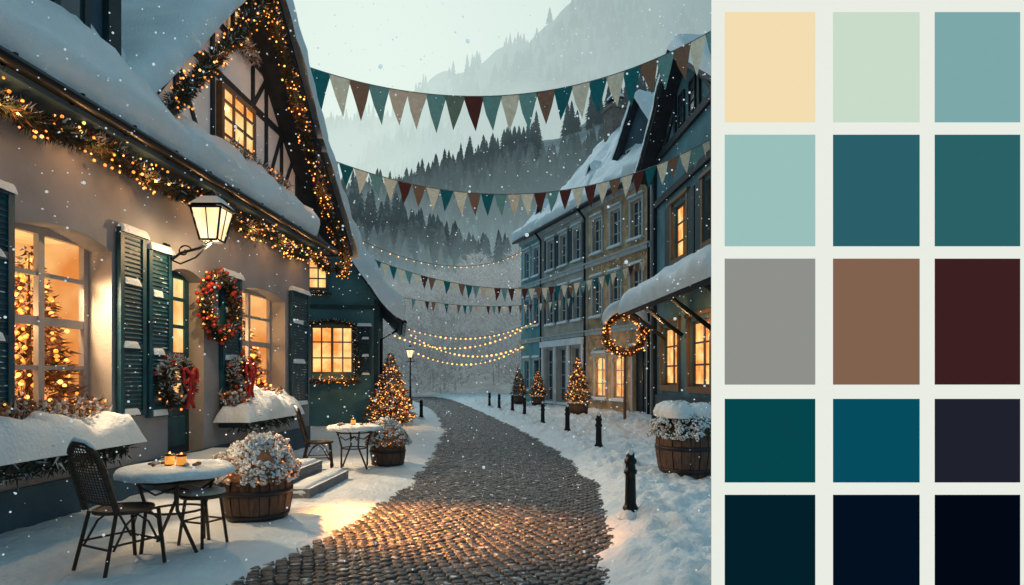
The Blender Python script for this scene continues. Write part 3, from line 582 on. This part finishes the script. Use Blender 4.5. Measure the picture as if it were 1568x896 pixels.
# ------------------------------------------------------------------ furniture
def chair(name,x,y,rz):
    m=MB()
    for s in (-1,1):
        m.tube([(s*.18,.17,.45),(s*.20,.21,0)],.015,RATTAN,7); m.tube([(s*.18,-.17,.45),(s*.21,-.27,0)],.015,RATTAN,7)
        m.tube([(s*.19,.19,.22),(s*.20,-.21,.22)],.009,RATTAN,6)
        m.tube([(s*.19,.18,.2),(s*.14,.19,.36),(0,.185,.43)],.009,RATTAN,6)
        m.tube([(s*.185,.17,.18),(s*.19,.08,.36),(s*.17,0,.43),(s*.19,-.1,.36),(s*.20,-.2,.18)],.009,RATTAN,6)
    m.tube([(-.19,.19,.19),(.19,.19,.19)],.009,RATTAN,6); m.tube([(-.2,-.22,.19),(.2,-.22,.19)],.009,RATTAN,6)
    seat=[(.215*math.cos(a)*(1+.05*math.cos(4*a)),.205*math.sin(a)*(1+.05*math.cos(4*a)),.455) for a in np.linspace(0,2*math.pi,29)[:-1]]
    m.tube(seat,.017,RATTAN,7,True); m.add([(p[0],p[1],.462) for p in seat]+[(p[0],p[1],.448) for p in seat],[tuple(range(28)),tuple(range(55,27,-1))],WEAVE)
    W=lambda t:.225*(1-max(0,(t-.45)/.55)**3.0)**.5 if t<1 else 0
    def P(s,t): return (s*W(t)*(1.0),-.18-.16*t-.03*(1-s*s),.46+.56*t)
    arch=[P(-1,t) for t in np.linspace(0,.97,14)]+[P(0,1.0)]+[P(1,t) for t in np.linspace(.97,0,14)]
    m.tube(arch,.019,RATTAN,7); m.tube([P(s,.14) for s in np.linspace(-1,1,7)],.011,RATTAN,6)
    inner=[(p[0]*.82,p[1]+.003,.46+(p[2]-.46)*.94) for p in arch]; m.tube(inner,.010,RATTAN,6)
    for k in np.linspace(-.9,.9,13):
        x0=k*.225; ts=[t for t in np.linspace(.14,.98,20) if W(t)>abs(x0)]
        if len(ts)>1: m.tube([(x0,P(x0/max(W(t),.01),t)[1]+.003*math.sin(t*60+k*9),.46+.56*t) for t in ts],.0045,WEAVE,4)
    for t in np.linspace(.17,.96,21): m.tube([P(s,t) for s in np.linspace(-1,1,7)],.0045,WEAVE,4)
    m.tube([Vector(P(-1,t))+Vector((0,0,.016)) for t in (.86,.92,.97)]+[Vector(P(0,1))+Vector((0,0,.018))]+[Vector(P(1,t))+Vector((0,0,.016)) for t in (.97,.92,.86)],[.006,.014,.018,.02,.018,.014,.006],SNOW,7)
    return m.obj(name,None,(x,y,gh(x,y)-.01),rz)
AMBER=M('amber_glass',(.5,.2,.03),.15,.2,20,emit=(1,.38,.06),es=.75)
def table(name,x,y,r,h=.76,candles=((-.07,.02),(.06,-.03)),food=True):
    m=MB(); z=h-gh(x,y)+.0
    m.lathe([(0.01,z-.03),(r,z-.03),(r+.008,z-.015),(r,z)],RATTAN,36)
    m.lathe([(r+.012,z-.03),(r+.018,z+.0),(r+.005,z+.03),(r-.05,z+.042),(r*.5,z+.046),(.01,z+.046)],SNOW,40,jit=.035)
    for k in range(4):
        a=k*math.pi/2+.5; c,s=math.cos(a),math.sin(a); c2,s2=math.cos(a+.5),math.sin(a+.5)
        m.tube([(c*r*.66,s*r*.66,z-.03),(c*r*.5,s*r*.5,z*.55),(c2*r*.66,s2*r*.66,0)],.015,RATTAN,7)
        m.tube([(c*r*.66,s*r*.66,z-.1),(c*r*.35,s*r*.35,z*.7),(0,0,z*.78)],.01,RATTAN,6)
    m.tube([(math.cos(a)*r*.48,math.sin(a)*r*.48,z*.5) for a in np.linspace(0,6.283,17)[:-1]],.011,RATTAN,6,True)
    m.tube([(math.cos(a)*r*.66,math.sin(a)*r*.66,z-.07) for a in np.linspace(0,6.283,21)[:-1]],.013,RATTAN,6,True)
    for cx,cy in candles:
        q=z+.044; m.lathe([(.036,q),(.040,q+.03),(.040,q+.09)],AMBER,14,(cx,cy,0)); m.lathe([(.042,q+.086),(.043,q+.105),(.036,q+.105)],BAND,14,(cx,cy,0)); m.lathe([(.042,q),(.042,q+.012),(.036,q+.012)],BAND,14,(cx,cy,0)); m.ico((cx,cy,q+.108),.010,BULB,0,1.6)
    if food:
        for k in range(9): m.ico((U(-.28,-.1) if k<6 else U(.1,.2),U(-.12,.12),z+.06),U(.018,.035),CREAM if R()<.6 else TWIG,.2,.7)
    o=m.obj(name,None,(x,y,gh(x,y)-.005))
    for cx,cy in candles[:1]: point('candle_light',(cx+.06,cy,z+.20),1.6,(1,.55,.2),.004,o)
    return o
table('cafe_table',-2.98,5.8,.47); chair('rattan_chair',-3.10,5.22,-.5)
m=MB()
for k in range(4):
    a=k*math.pi/2+.4; c,s=math.cos(a),math.sin(a); m.tube([(c*.14,s*.14,.45),(c*.2,s*.2,0)],.014,RATTAN,7); m.tube([(c*.17,s*.17,.22),(math.cos(a+math.pi/2)*.17,math.sin(a+math.pi/2)*.17,.22)],.009,RATTAN,6)
m.lathe([(.01,.43),(.19,.43),(.2,.45),(.19,.465)],RATTAN,24); m.lathe([(.19,.466),(.185,.49),(.14,.505),(.01,.51)],CUSH,24)
m.obj('cafe_stool',None,(-2.80,5.92,gh(-2.80,5.92)-.01))
table('cafe_table',-2.58,10.7,.43,.75,((-.02,.0),),True); chair('rattan_chair',-3.12,10.55,-1.35)
def barrel(name,x,y,r,h,fr,ft,n,dark=False):
    m=MB(); pr=[(r*.80,0),(r*.93,h*.25),(r,h*.6),(r*.99,h*.85),(r*.96,h)]
    ns=22
    for k in range(ns):
        a0=2*math.pi*k/ns+.012; a1=2*math.pi*(k+1)/ns-.012; vs=[]; o=U(-.006,.006)
        for (rr,z) in pr:
            for a in (a0,a1): vs.append(((rr+o)*math.cos(a),(rr+o)*math.sin(a),z))
        for a in (a0,a1): vs.append((r*.86*math.cos(a),r*.86*math.sin(a),h))
        m.add(vs,[(2*i,2*i+1,2*i+3,2*i+2) for i in range(5)],WOOD)
    m.lathe([(r*.79,0),(r*.9,h*.25),(r*.97,h*.6),(r*.94,h*.97),(.01,h*.9)],BAND,22)
    for z0,z1,q0,q1 in ((.10,.2,.855,.92),(.66,.76,1.012,1.008)): m.lathe([(r*q0,h*z0),(r*(q0+.015),h*z0),(r*(q1+.015),h*z1),(r*q1,h*z1)],BAND,28)
    cz=h*.98
    m.lathe([(fr*.85,cz-.02),(fr*.95,cz+ft*.2),(fr*.8,cz+ft*.6),(fr*.4,cz+ft*.88),(.02,cz+ft*.92)],NEEDLE if dark else TWIG,24,jit=.2)
    for i in range(n):
        a=U(0,6.283); e=math.asin(U(-.05,1)); p=Vector((math.cos(a)*math.cos(e)*fr,math.sin(a)*math.cos(e)*fr,cz+.02+math.sin(e)*ft)); k=1+.28*noise.noise(p*6+Vector((x,y,0))); p=Vector((p.x*k,p.y*k,cz+(p.z-cz)*k))
        top=p.z>cz+ft*.35
        mt=random.choice([SNOW,SNOW,SNOW,CREAM] if (top or dark) else [CREAM,SNOW,SNOW,TWIG])
        c0=p+rdir()*.012
        for q in range(7): m.ico(c0+rdir()*.026,U(.010,.020),mt,.3,.9)
        for q in range(3): m.tri(p,rdir()+p.normalized(),.04,.010,NEEDLE if dark else random.choice([NEEDLEW,TWIG,FROST]))
    for i in range(int(n*.10) if not dark else 0):
        a=U(0,6.283); e=math.asin(U(0,.8)); m.ico((math.cos(a)*math.cos(e)*fr*.98,math.sin(a)*math.cos(e)*fr*.98,cz+math.sin(e)*ft*.98),.011,BULB2)
    if dark:
        for k in range(5): m.lathe([(fr*.5,0),(fr*.52,.06),(fr*.4,.15),(fr*.2,.2),(.01,.21)],SNOW,20,(U(-.5,.5)*fr,U(-.5,.5)*fr,cz+ft*.66),jit=.25)
    o=m.obj(name,None,(x,y,gh(x,y)-.02))
    if not dark: point('planter_fill',(-.1,-fr-.25,cz+ft*.9),2.0,(1,.62,.34),.012,o)  # added warm fill hung before the foliage, no bulb there
    return o
b1=barrel('flower_barrel_planter',-2.73,7.0,.36,.46,.40,.40,820)
b2=barrel('flower_barrel_planter',-2.13,11.2,.30,.40,.33,.38,380)
barrel('flower_barrel_planter',2.60,9.7,.46,.60,.50,.42,700,True)
m=MB(); xtree(m,(0,0,0),2.25,.80,9000,480,[NEEDLEW,TWIG,NEEDLEW],br=.018,nl=.15,nw=.016,frost=.25); m.lathe([(.5,-.02),(.45,.06),(.3,.1),(.02,.12)],SNOW,20,jit=.2)
xo=m.obj('christmas_tree',None,(-3.72,20,.08)); point('tree_light',(.5,-1.0,1.0),26,(1,.55,.22),.03,xo)
def potted(name,x,y,h,r,n,nb):
    m=MB(); m.lathe([(r*.6,0),(r*.75,.25),(r*.8,.5),(r*.7,.5),(.01,.46)],WOOD,18); m.lathe([(r*.69,.12),(r*.73,.12),(r*.76,.2),(r*.73,.2)],BAND,18)
    for k in range(40):
        a=U(0,6.28); m.ico((math.cos(a)*r*.7,math.sin(a)*r*.7,.53),.07,SNOW,.2,.6)
    xtree(m,(0,0,.42),h-.42,r,n,nb,[NEEDLEW,TWIG,NEEDLE],br=.022,nl=.15,nw=.018,frost=.3); return m.obj(name,None,(x,y,.08))
po=potted('potted_christmas_tree',2.42,24.0,2.25,.5,4000,200); point('tree_light',(-.2,-.8,1.1),10,(1,.55,.22),.03,po)
potted('potted_christmas_tree',1.25,31.5,1.9,.42,2200,90); potted('potted_christmas_tree',.35,33,2.0,.42,2200,25)
for (x,y) in [(1.29,7.11),(1.70,12.8),(1.40,16.5),(.93,19.75),(.45,23.5),(.02,26),(-.55,28),(-1.05,30.5),(-3.18,22.9)]:
    m=MB(); m.lathe([(.085,-.05),(.085,.08),(.07,.10),(.062,.13),(.056,.40),(.056,.44),(.072,.455),(.072,.485),(.056,.50),(.052,.55),(.068,.57),(.068,.60),(.045,.62),(.05,.645),(.035,.675),(.01,.69)],METAL,18)
    m.lathe([(.046,.665),(.038,.69),(.02,.705),(.005,.708)],SNOW,14,jit=.1); m.lathe([(.16,-.02),(.13,.03),(.09,.055),(.08,.06)],SNOW,14,jit=.3)
    m.obj('bollard',None,(x,y,max(0,gh(x,y))-.01))
m=MB(); m.lathe([(.13,0),(.12,.25),(.07,.3),(.05,.9),(.065,.95),(.04,1.0),(.035,2.4),(.06,2.45),(.03,2.5)],METAL,14); lantern_head(m,(0,0,2.5),1.05); m.tube([(-.25,0,2.3),(.25,0,2.3)],.02,METAL,6)
lo=m.obj('street_lamp',None,(-5.45,35,.05)); point('lamp_light',(0,-.0,2.42),25,(1,.6,.3),.03,lo)
FP=frame(3.68,21.3,1,0); m=MB(); m.lathe([(.09,0),(.07,.1),(.05,.2),(.045,2.3),(.02,2.35)],FRAMEB,12,(3.68,21.3,0))
pts=[FP(math.cos(a)*.62,2.98+math.sin(a)*.64,0) for a in np.linspace(0,2*math.pi,41)]
garland(m,pts,.23,dens=1500,bpm=50,mats=[NEEDLEW,TWIG,NEEDLEW],nl=.5,nw=.018,br=.024,frost=.12)
vs=[]
for i in range(17):
    a=math.pi*(.12+.76*i/16); e=math.sin(math.pi*i/16)**.6
    for (rr,dd) in ((.70,-.17),(.74+.22*e,-.13),(.74+.36*e,0),(.74+.22*e,.13),(.70,.17)): vs.append(FP(math.cos(a)*rr,2.98+math.sin(a)*rr,dd))
m.add(vs,[(i*5+j,(i+1)*5+j,(i+1)*5+j+1,i*5+j+1) for i in range(16) for j in range(4)],SNOW,True)
wo=m.obj('wreath_post'); point('wreath_light',(3.5,20.7,2.9),10,(1,.5,.2),.03,wo)
# ------------------------------------------------------------------ bunting & string lights
FCOL=[M('flag_'+n,c,.85,.12,12) for n,c in (('cream',(.90,.78,.60)),('teal',(.015,.15,.17)),('sand',(.80,.66,.48)),('brown',(.27,.15,.10)),('sage',(.18,.36,.34)),('peach',(.84,.62,.46)),('maroon',(.12,.035,.03)),('olive',(.20,.25,.19)))]
def translucent(m,k=.5):
    nt=m.node_tree; b=nt.nodes['Principled BSDF']; t=nt.nodes.new('ShaderNodeBsdfTranslucent'); s=nt.nodes.new('ShaderNodeMixShader'); s.inputs[0].default_value=k
    nt.links.new(b.inputs['Base Color'].links[0].from_socket,t.inputs[0]); nt.links.new(b.outputs[0],s.inputs[1]); nt.links.new(t.outputs[0],s.inputs[2]); nt.links.new(s.outputs[0],nt.nodes['Material Output'].inputs[0])
for q in FCOL: translucent(q)
SEQ=[0,1,0,3,4,5,5,4,7,6,4,0,4,3,1,0,1,0,1,3,4,3,0,4]
STR=M('string',(.25,.24,.22),.8)
def bunting(name,A,B,sag,n,fw,fh,seq=None):
    m=MB(); A=Vector(A);B=Vector(B)
    P=lambda t:A.lerp(B,t)+Vector((0,0,-4*sag*t*(1-t)))
    m.tube([P(t) for t in np.linspace(0,1,40)],.010,STR,5)
    for i in range(n):
        t=(i+.5)/n; p=P(t); dt=fw/2/(B-A).length; a=P(t-dt);b=P(t+dt); dn=Vector((U(-.06,.06),U(-.2,.2),-1)).normalized()
        k=(seq or SEQ)[i%len(seq or SEQ)]; yv=Vector((0,.03,0)); h=fh*U(.93,1.05); sw=Vector((U(-.04,.04),0,0)); mid=(a+b)/2
        q1=a.lerp(mid,.45)+dn*h*.5+yv; q2=b.lerp(mid,.45)+dn*h*.5-yv
        m.add([a,b,q2,q1,mid+dn*h+sw],[(0,1,2,3),(3,2,4)],FCOL[k],True)
    return m.obj(name)
S2=[1,0,1,0,4,0,6,3,0,1,0,3,1,4,5,0,6,4,6,0,6,0,3,0,6,1,0,3,0,4,0]
bunting('bunting_garland',(-4.4,12.9,7.83),(4.7,14.6,9.45),1.12,24,.44,.78)
bunting('bunting_garland',(-4.3,13.8,6.35),(5.0,16.2,7.5),1.15,31,.31,.52,S2)
bunting('bunting_garland',(-4.3,20.2,5.2),(4.95,24.2,5.9),1.0,40,.25,.44,S2)
bunting('bunting_garland',(-4.6,23,4.5),(2.9,29.9,5.2),.45,34,.2,.38,S2)
def lights(name,A,B,sag,n,r):
    m=MB(); A=Vector(A);B=Vector(B); P=lambda t:A.lerp(B,t)+Vector((0,0,-4*sag*t*(1-t)))
    m.tube([P(t) for t in np.linspace(0,1,24)],.012,STR,4)
    for i in range(n): p=P((i+.5)/n); m.ico(p+Vector((0,0,-.06)),r*U(.7,1.2),BULB)
    return m.obj(name)
lights('string_lights',(-5.4,23,6.4),(.6,35,8.3),.9,26,.025)
lights('string_lights',(-5.6,30,4.1),(1.3,33.9,4.5),.85,30,.045)
lights('string_lights',(-6.6,36,3.9),(.6,36,4.2),.9,26,.06)
lights('string_lights',(-6.3,40,4.2),(.9,36.6,3.4),1.0,26,.065)
lights('string_lights',(-5.4,35,3.0),(.7,36,3.3),.9,24,.055)
# ------------------------------------------------------------------ hills & forest
HZ=(.36,.49,.50)
def cone_tpl(tiers,seg,seed):
    rn=random.Random(seed); v=[];f=[]
    for k in range(tiers):
        z=.06+.9*k/tiers; rad=.20*(1-k/tiers)**.85+.012; top=z+1.9*.9/tiers; c=len(v); v.append((rn.uniform(-.01,.01),rn.uniform(-.01,.01),min(1,top)))
        ph=rn.uniform(0,6)
        for j in range(seg):
            a=ph+2*math.pi*j/seg; q=rad*(rn.uniform(.85,1.15) if j%2 else rn.uniform(.45,.65)); v.append((q*math.cos(a),q*math.sin(a),z+(-.02 if j%2 else .02)+rn.uniform(-.01,.01)))
        for j in range(seg): f.append((c,c+1+j,c+1+(j+1)%seg))
    return np.array(v),np.array(f)
def bush_tpl(n,seed):
    rn=random.Random(seed); v=[];f=[]
    def q(p,d,w):
        o=len(v); s=Vector(d).cross(Vector((rn.random()-.5,rn.random()-.5,rn.random()-.5))).normalized()*w
        v.extend([tuple(Vector(p)-s),tuple(Vector(p)+s),tuple(Vector(p)+Vector(d))]); f.append((o,o+1,o+2))
    q((0,0,0),(0,0,.9),.015); q((0,0,0),(.02,0,.8),.015)
    for i in range(n):
        a=rn.uniform(0,6.28); z=rn.random()**.7*.85+.12; rr=.34*math.sin(min(1,(z)/1.0)*math.pi)**.7*rn.random()**.5
        p=(rr*math.cos(a),rr*math.sin(a),z); q(p,(rn.uniform(-.06,.06)+.06*math.cos(a),rn.uniform(-.06,.06)+.06*math.sin(a),rn.uniform(.0,.1)),.007)
    return np.array(v),np.array(f)
def scatter(name,pos,sc,tpls,mat):
    VV=[];FF=[];o=0
    for i,(p,s) in enumerate(zip(pos,sc)):
        v,f=tpls[i%len(tpls)]; a=rng.uniform(0,6.28); c,sn=math.cos(a),math.sin(a); w=s*rng.uniform(.85,1.25)
        x=v[:,0]*c-v[:,1]*sn; y=v[:,0]*sn+v[:,1]*c
        VV.append(np.stack([x*w+p[0],y*w+p[1],v[:,2]*s+p[2]],1)); FF.append(f+o); o+=len(v)
    VV=np.concatenate(VV);FF=np.concatenate(FF); me=bpy.data.meshes.new(name); me.from_pydata(VV.tolist(),[],FF.tolist()); me.materials.append(mat); me.update()
    ob=bpy.data.objects.new(name,me); scene.collection.objects.link(ob); return ob
def hill(Y0,Y1,zb,X,Z,p,amp,name,mat,fname,fmat,n,h0,h1,tpls,xr,gap=-.22,tpow=1.):
    def hz(x,t):
        c=float(np.interp(x,X,Z)); return zb+(c-zb)*t**p+amp*fbm(Vector((x*.02,t*2,Y0)),4)*min(1,t*3)
    m=MB(); xs=np.linspace(xr[0],xr[1],110); ts=list(np.linspace(0,1,36))+[1.15]
    vs=[(x,Y0+(Y1-Y0)*t,hz(x,t) if t<=1 else hz(x,1)*.75) for x in xs for t in ts]; nt=len(ts)
    m.add(vs,[(i*nt+j,(i+1)*nt+j,(i+1)*nt+j+1,i*nt+j+1) for i in range(109) for j in range(nt-1)],mat,True); m.obj(name)
    pos=[];sc=[]
    while len(pos)<n:
        x=rng.uniform(*xr); t=rng.uniform(0,1)**tpow
        if noise.noise(Vector((x*.03,t*4,Y0*.1)))<gap: continue
        s=rng.uniform(h0,h1)*(rng.uniform(.5,1) if rng.uniform()<.3 else 1); pos.append((x,Y0+(Y1-Y0)*t,hz(x,t)-.4)); sc.append(s)
    if fname: scatter(fname,pos,sc,tpls,fmat)
T1=[cone_tpl(10,14,i) for i in range(4)]; T2=[cone_tpl(6,8,i+9) for i in range(3)]
MH1,MH2=(.63,.76,.71),(.27,.37,.39)
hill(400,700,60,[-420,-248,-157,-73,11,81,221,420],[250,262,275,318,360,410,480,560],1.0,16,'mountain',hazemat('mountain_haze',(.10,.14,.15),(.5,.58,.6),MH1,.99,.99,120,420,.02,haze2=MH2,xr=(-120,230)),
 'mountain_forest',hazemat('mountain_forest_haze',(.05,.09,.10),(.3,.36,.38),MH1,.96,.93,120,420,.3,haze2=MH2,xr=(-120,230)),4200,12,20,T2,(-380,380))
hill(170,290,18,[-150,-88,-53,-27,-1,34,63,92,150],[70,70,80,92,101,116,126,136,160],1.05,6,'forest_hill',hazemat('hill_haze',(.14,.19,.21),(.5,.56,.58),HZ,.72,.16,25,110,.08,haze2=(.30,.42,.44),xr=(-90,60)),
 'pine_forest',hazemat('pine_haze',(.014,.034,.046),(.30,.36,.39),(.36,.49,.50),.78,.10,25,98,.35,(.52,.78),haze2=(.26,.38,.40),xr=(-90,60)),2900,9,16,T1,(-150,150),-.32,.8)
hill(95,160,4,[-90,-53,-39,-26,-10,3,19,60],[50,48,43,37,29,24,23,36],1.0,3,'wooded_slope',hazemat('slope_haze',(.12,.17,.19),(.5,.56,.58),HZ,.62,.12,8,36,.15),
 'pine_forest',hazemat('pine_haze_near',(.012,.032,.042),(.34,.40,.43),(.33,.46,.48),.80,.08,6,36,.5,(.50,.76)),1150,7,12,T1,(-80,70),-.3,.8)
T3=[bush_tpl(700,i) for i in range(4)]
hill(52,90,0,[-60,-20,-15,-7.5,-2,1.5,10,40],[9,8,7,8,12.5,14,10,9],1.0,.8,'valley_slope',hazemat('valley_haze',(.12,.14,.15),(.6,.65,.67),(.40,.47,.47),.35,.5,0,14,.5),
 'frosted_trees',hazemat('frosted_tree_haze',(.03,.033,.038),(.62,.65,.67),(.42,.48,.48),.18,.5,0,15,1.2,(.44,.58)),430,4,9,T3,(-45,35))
# ------------------------------------------------------------------ falling snow
m=MB()
for i in range(3000):
    y=2.6+16*R()**1.1; x=U(-.80,.31)*y; z=1.6+U(-.30,.575)*y
    if z<.15: continue
    s=U(.0014,.0046)*(1+.10*y)*(1.8 if R()<.07 else 1); m.ico((x,y,z),s,FLAKE,.1)
m.obj('falling_snow')
# ------------------------------------------------------------------ colour palette board
def flat(name,c):  # colours shown by emission alone, surface takes no scene light
    m=bpy.data.materials.new(name); m.use_nodes=True; nt=m.node_tree; b=nt.nodes['Principled BSDF']; b.inputs['Base Color'].default_value=(0,0,0,1); b.inputs['Specular IOR Level'].default_value=0; b.inputs['Roughness'].default_value=1
    nz=nt.nodes.new('ShaderNodeTexNoise'); nz.inputs['Scale'].default_value=220; tc=nt.nodes.new('ShaderNodeTexCoord'); nt.links.new(tc.outputs['Object'],nz.inputs['Vector'])
    mx=nt.nodes.new('ShaderNodeMix'); mx.data_type='RGBA'; mx.inputs[6].default_value=tuple(k*.94 for k in c)+(1,); mx.inputs[7].default_value=tuple(k*1.06 for k in c)+(1,); nt.links.new(nz.outputs['Fac'],mx.inputs[0])
    nt.links.new(mx.outputs[2],b.inputs['Emission Color']); b.inputs['Emission Strength'].default_value=1; m.cycles.emission_sampling='NONE'; return m
pb=MB(); YB=3.4; BG=flat('board_white',L3(234,237,227))
pb.box(1.0425,2.80,YB+.012,YB+.022,.34,3.72,FRAMEG)
pb.add([(1.0405,YB+.01,.34),(2.8,YB+.01,.34),(2.8,YB+.01,3.72),(1.0405,YB+.01,3.72)],[(0,1,2,3)],BG)
cx=[(1.1085,1.581),(1.673,2.125),(2.203,2.649)]; rz=[(2.919,3.494),(2.273,2.855),(1.552,2.209),(1.042,1.478),(.43,.978)]
cc=[[(243,221,177),(201,220,201),(125,168,170)],[(154,192,188),(42,95,105),(42,97,102)],[(143,144,140),(128,98,78),(60,32,33)],[(5,70,76),(5,76,95),(31,33,45)],[(3,32,42),(2,16,32),(2,8,20)]]
for r_,(z0,z1) in enumerate(rz):
    for c_,(x0,x1) in enumerate(cx): pb.add([(x0,YB+.004,z0),(x1,YB+.004,z0),(x1,YB+.004,z1),(x0,YB+.004,z1)],[(0,1,2,3)],flat('swatch',L3(*cc[r_][c_])))
for x in (1.3,2.5): pb.box(x,x+.08,YB+.035,YB+.12,-.05,2.2,WOOD)
pb.obj('colour_palette_board')
# ------------------------------------------------------------------ world, sun, camera
W=bpy.data.worlds.new('World'); scene.world=W; W.use_nodes=True; nt=W.node_tree; N=nt.nodes; Lk=nt.links
bg=N['Background']; sky=N.new('ShaderNodeTexSky'); sky.sky_type='NISHITA'; sky.sun_disc=False; sky.sun_elevation=math.radians(28); sky.sun_rotation=math.radians(-12)
Lk.new(sky.outputs[0],bg.inputs[0]); bg.inputs[1].default_value=.006
tc=N.new('ShaderNodeTexCoord'); dp=N.new('ShaderNodeVectorMath'); dp.operation='DOT_PRODUCT'; nm=N.new('ShaderNodeVectorMath'); nm.operation='NORMALIZE'
Lk.new(tc.outputs['Generated'],nm.inputs[0]); Lk.new(nm.outputs[0],dp.inputs[0]); dp.inputs[1].default_value=Vector((-.17,1,.42)).normalized()
nz=N.new('ShaderNodeTexNoise'); nz.inputs['Scale'].default_value=2.2; nz.inputs['Detail'].default_value=5; Lk.new(nm.outputs[0],nz.inputs['Vector'])
ad=N.new('ShaderNodeMath'); ad.operation='MULTIPLY_ADD'; Lk.new(nz.outputs['Fac'],ad.inputs[0]); ad.inputs[1].default_value=.06; Lk.new(dp.outputs['Value'],ad.inputs[2])
rp=N.new('ShaderNodeValToRGB'); e=rp.color_ramp.elements; e[0].position=.0; e[0].color=(.18,.30,.36,1); e[1].position=1.0; e[1].color=(.66,.80,.74,1)
q=e.new(.72); q.color=(.24,.38,.42,1); q=e.new(.94); q.color=(.36,.51,.51,1)
Lk.new(ad.outputs[0],rp.inputs[0]); b2=N.new('ShaderNodeBackground'); Lk.new(rp.outputs[0],b2.inputs[0]); b2.inputs[1].default_value=1.0
asd=N.new('ShaderNodeAddShader'); Lk.new(bg.outputs[0],asd.inputs[0]); Lk.new(b2.outputs[0],asd.inputs[1]); Lk.new(asd.outputs[0],N['World Output'].inputs[0])
sl=bpy.data.lights.new('sun','SUN'); sl.energy=.5; sl.angle=math.radians(20); sl.color=(.85,.95,1)
so=bpy.data.objects.new('sun',sl); so.rotation_euler=Vector((.35,-1,-.75)).to_track_quat('-Z','Y').to_euler(); so.location=(0,0,30); scene.collection.objects.link(so)
cd=bpy.data.cameras.new('camera'); cd.lens=22.96; cd.sensor_width=36; cd.shift_y=.081; cd.clip_end=5000; cd.clip_start=.05
co=bpy.data.objects.new('camera',cd); co.location=(0,0,1.6); co.rotation_euler=(math.radians(90),0,0); scene.collection.objects.link(co); scene.camera=co
scene.view_settings.view_transform='Standard'; scene.view_settings.look='None'; scene.view_settings.exposure=0
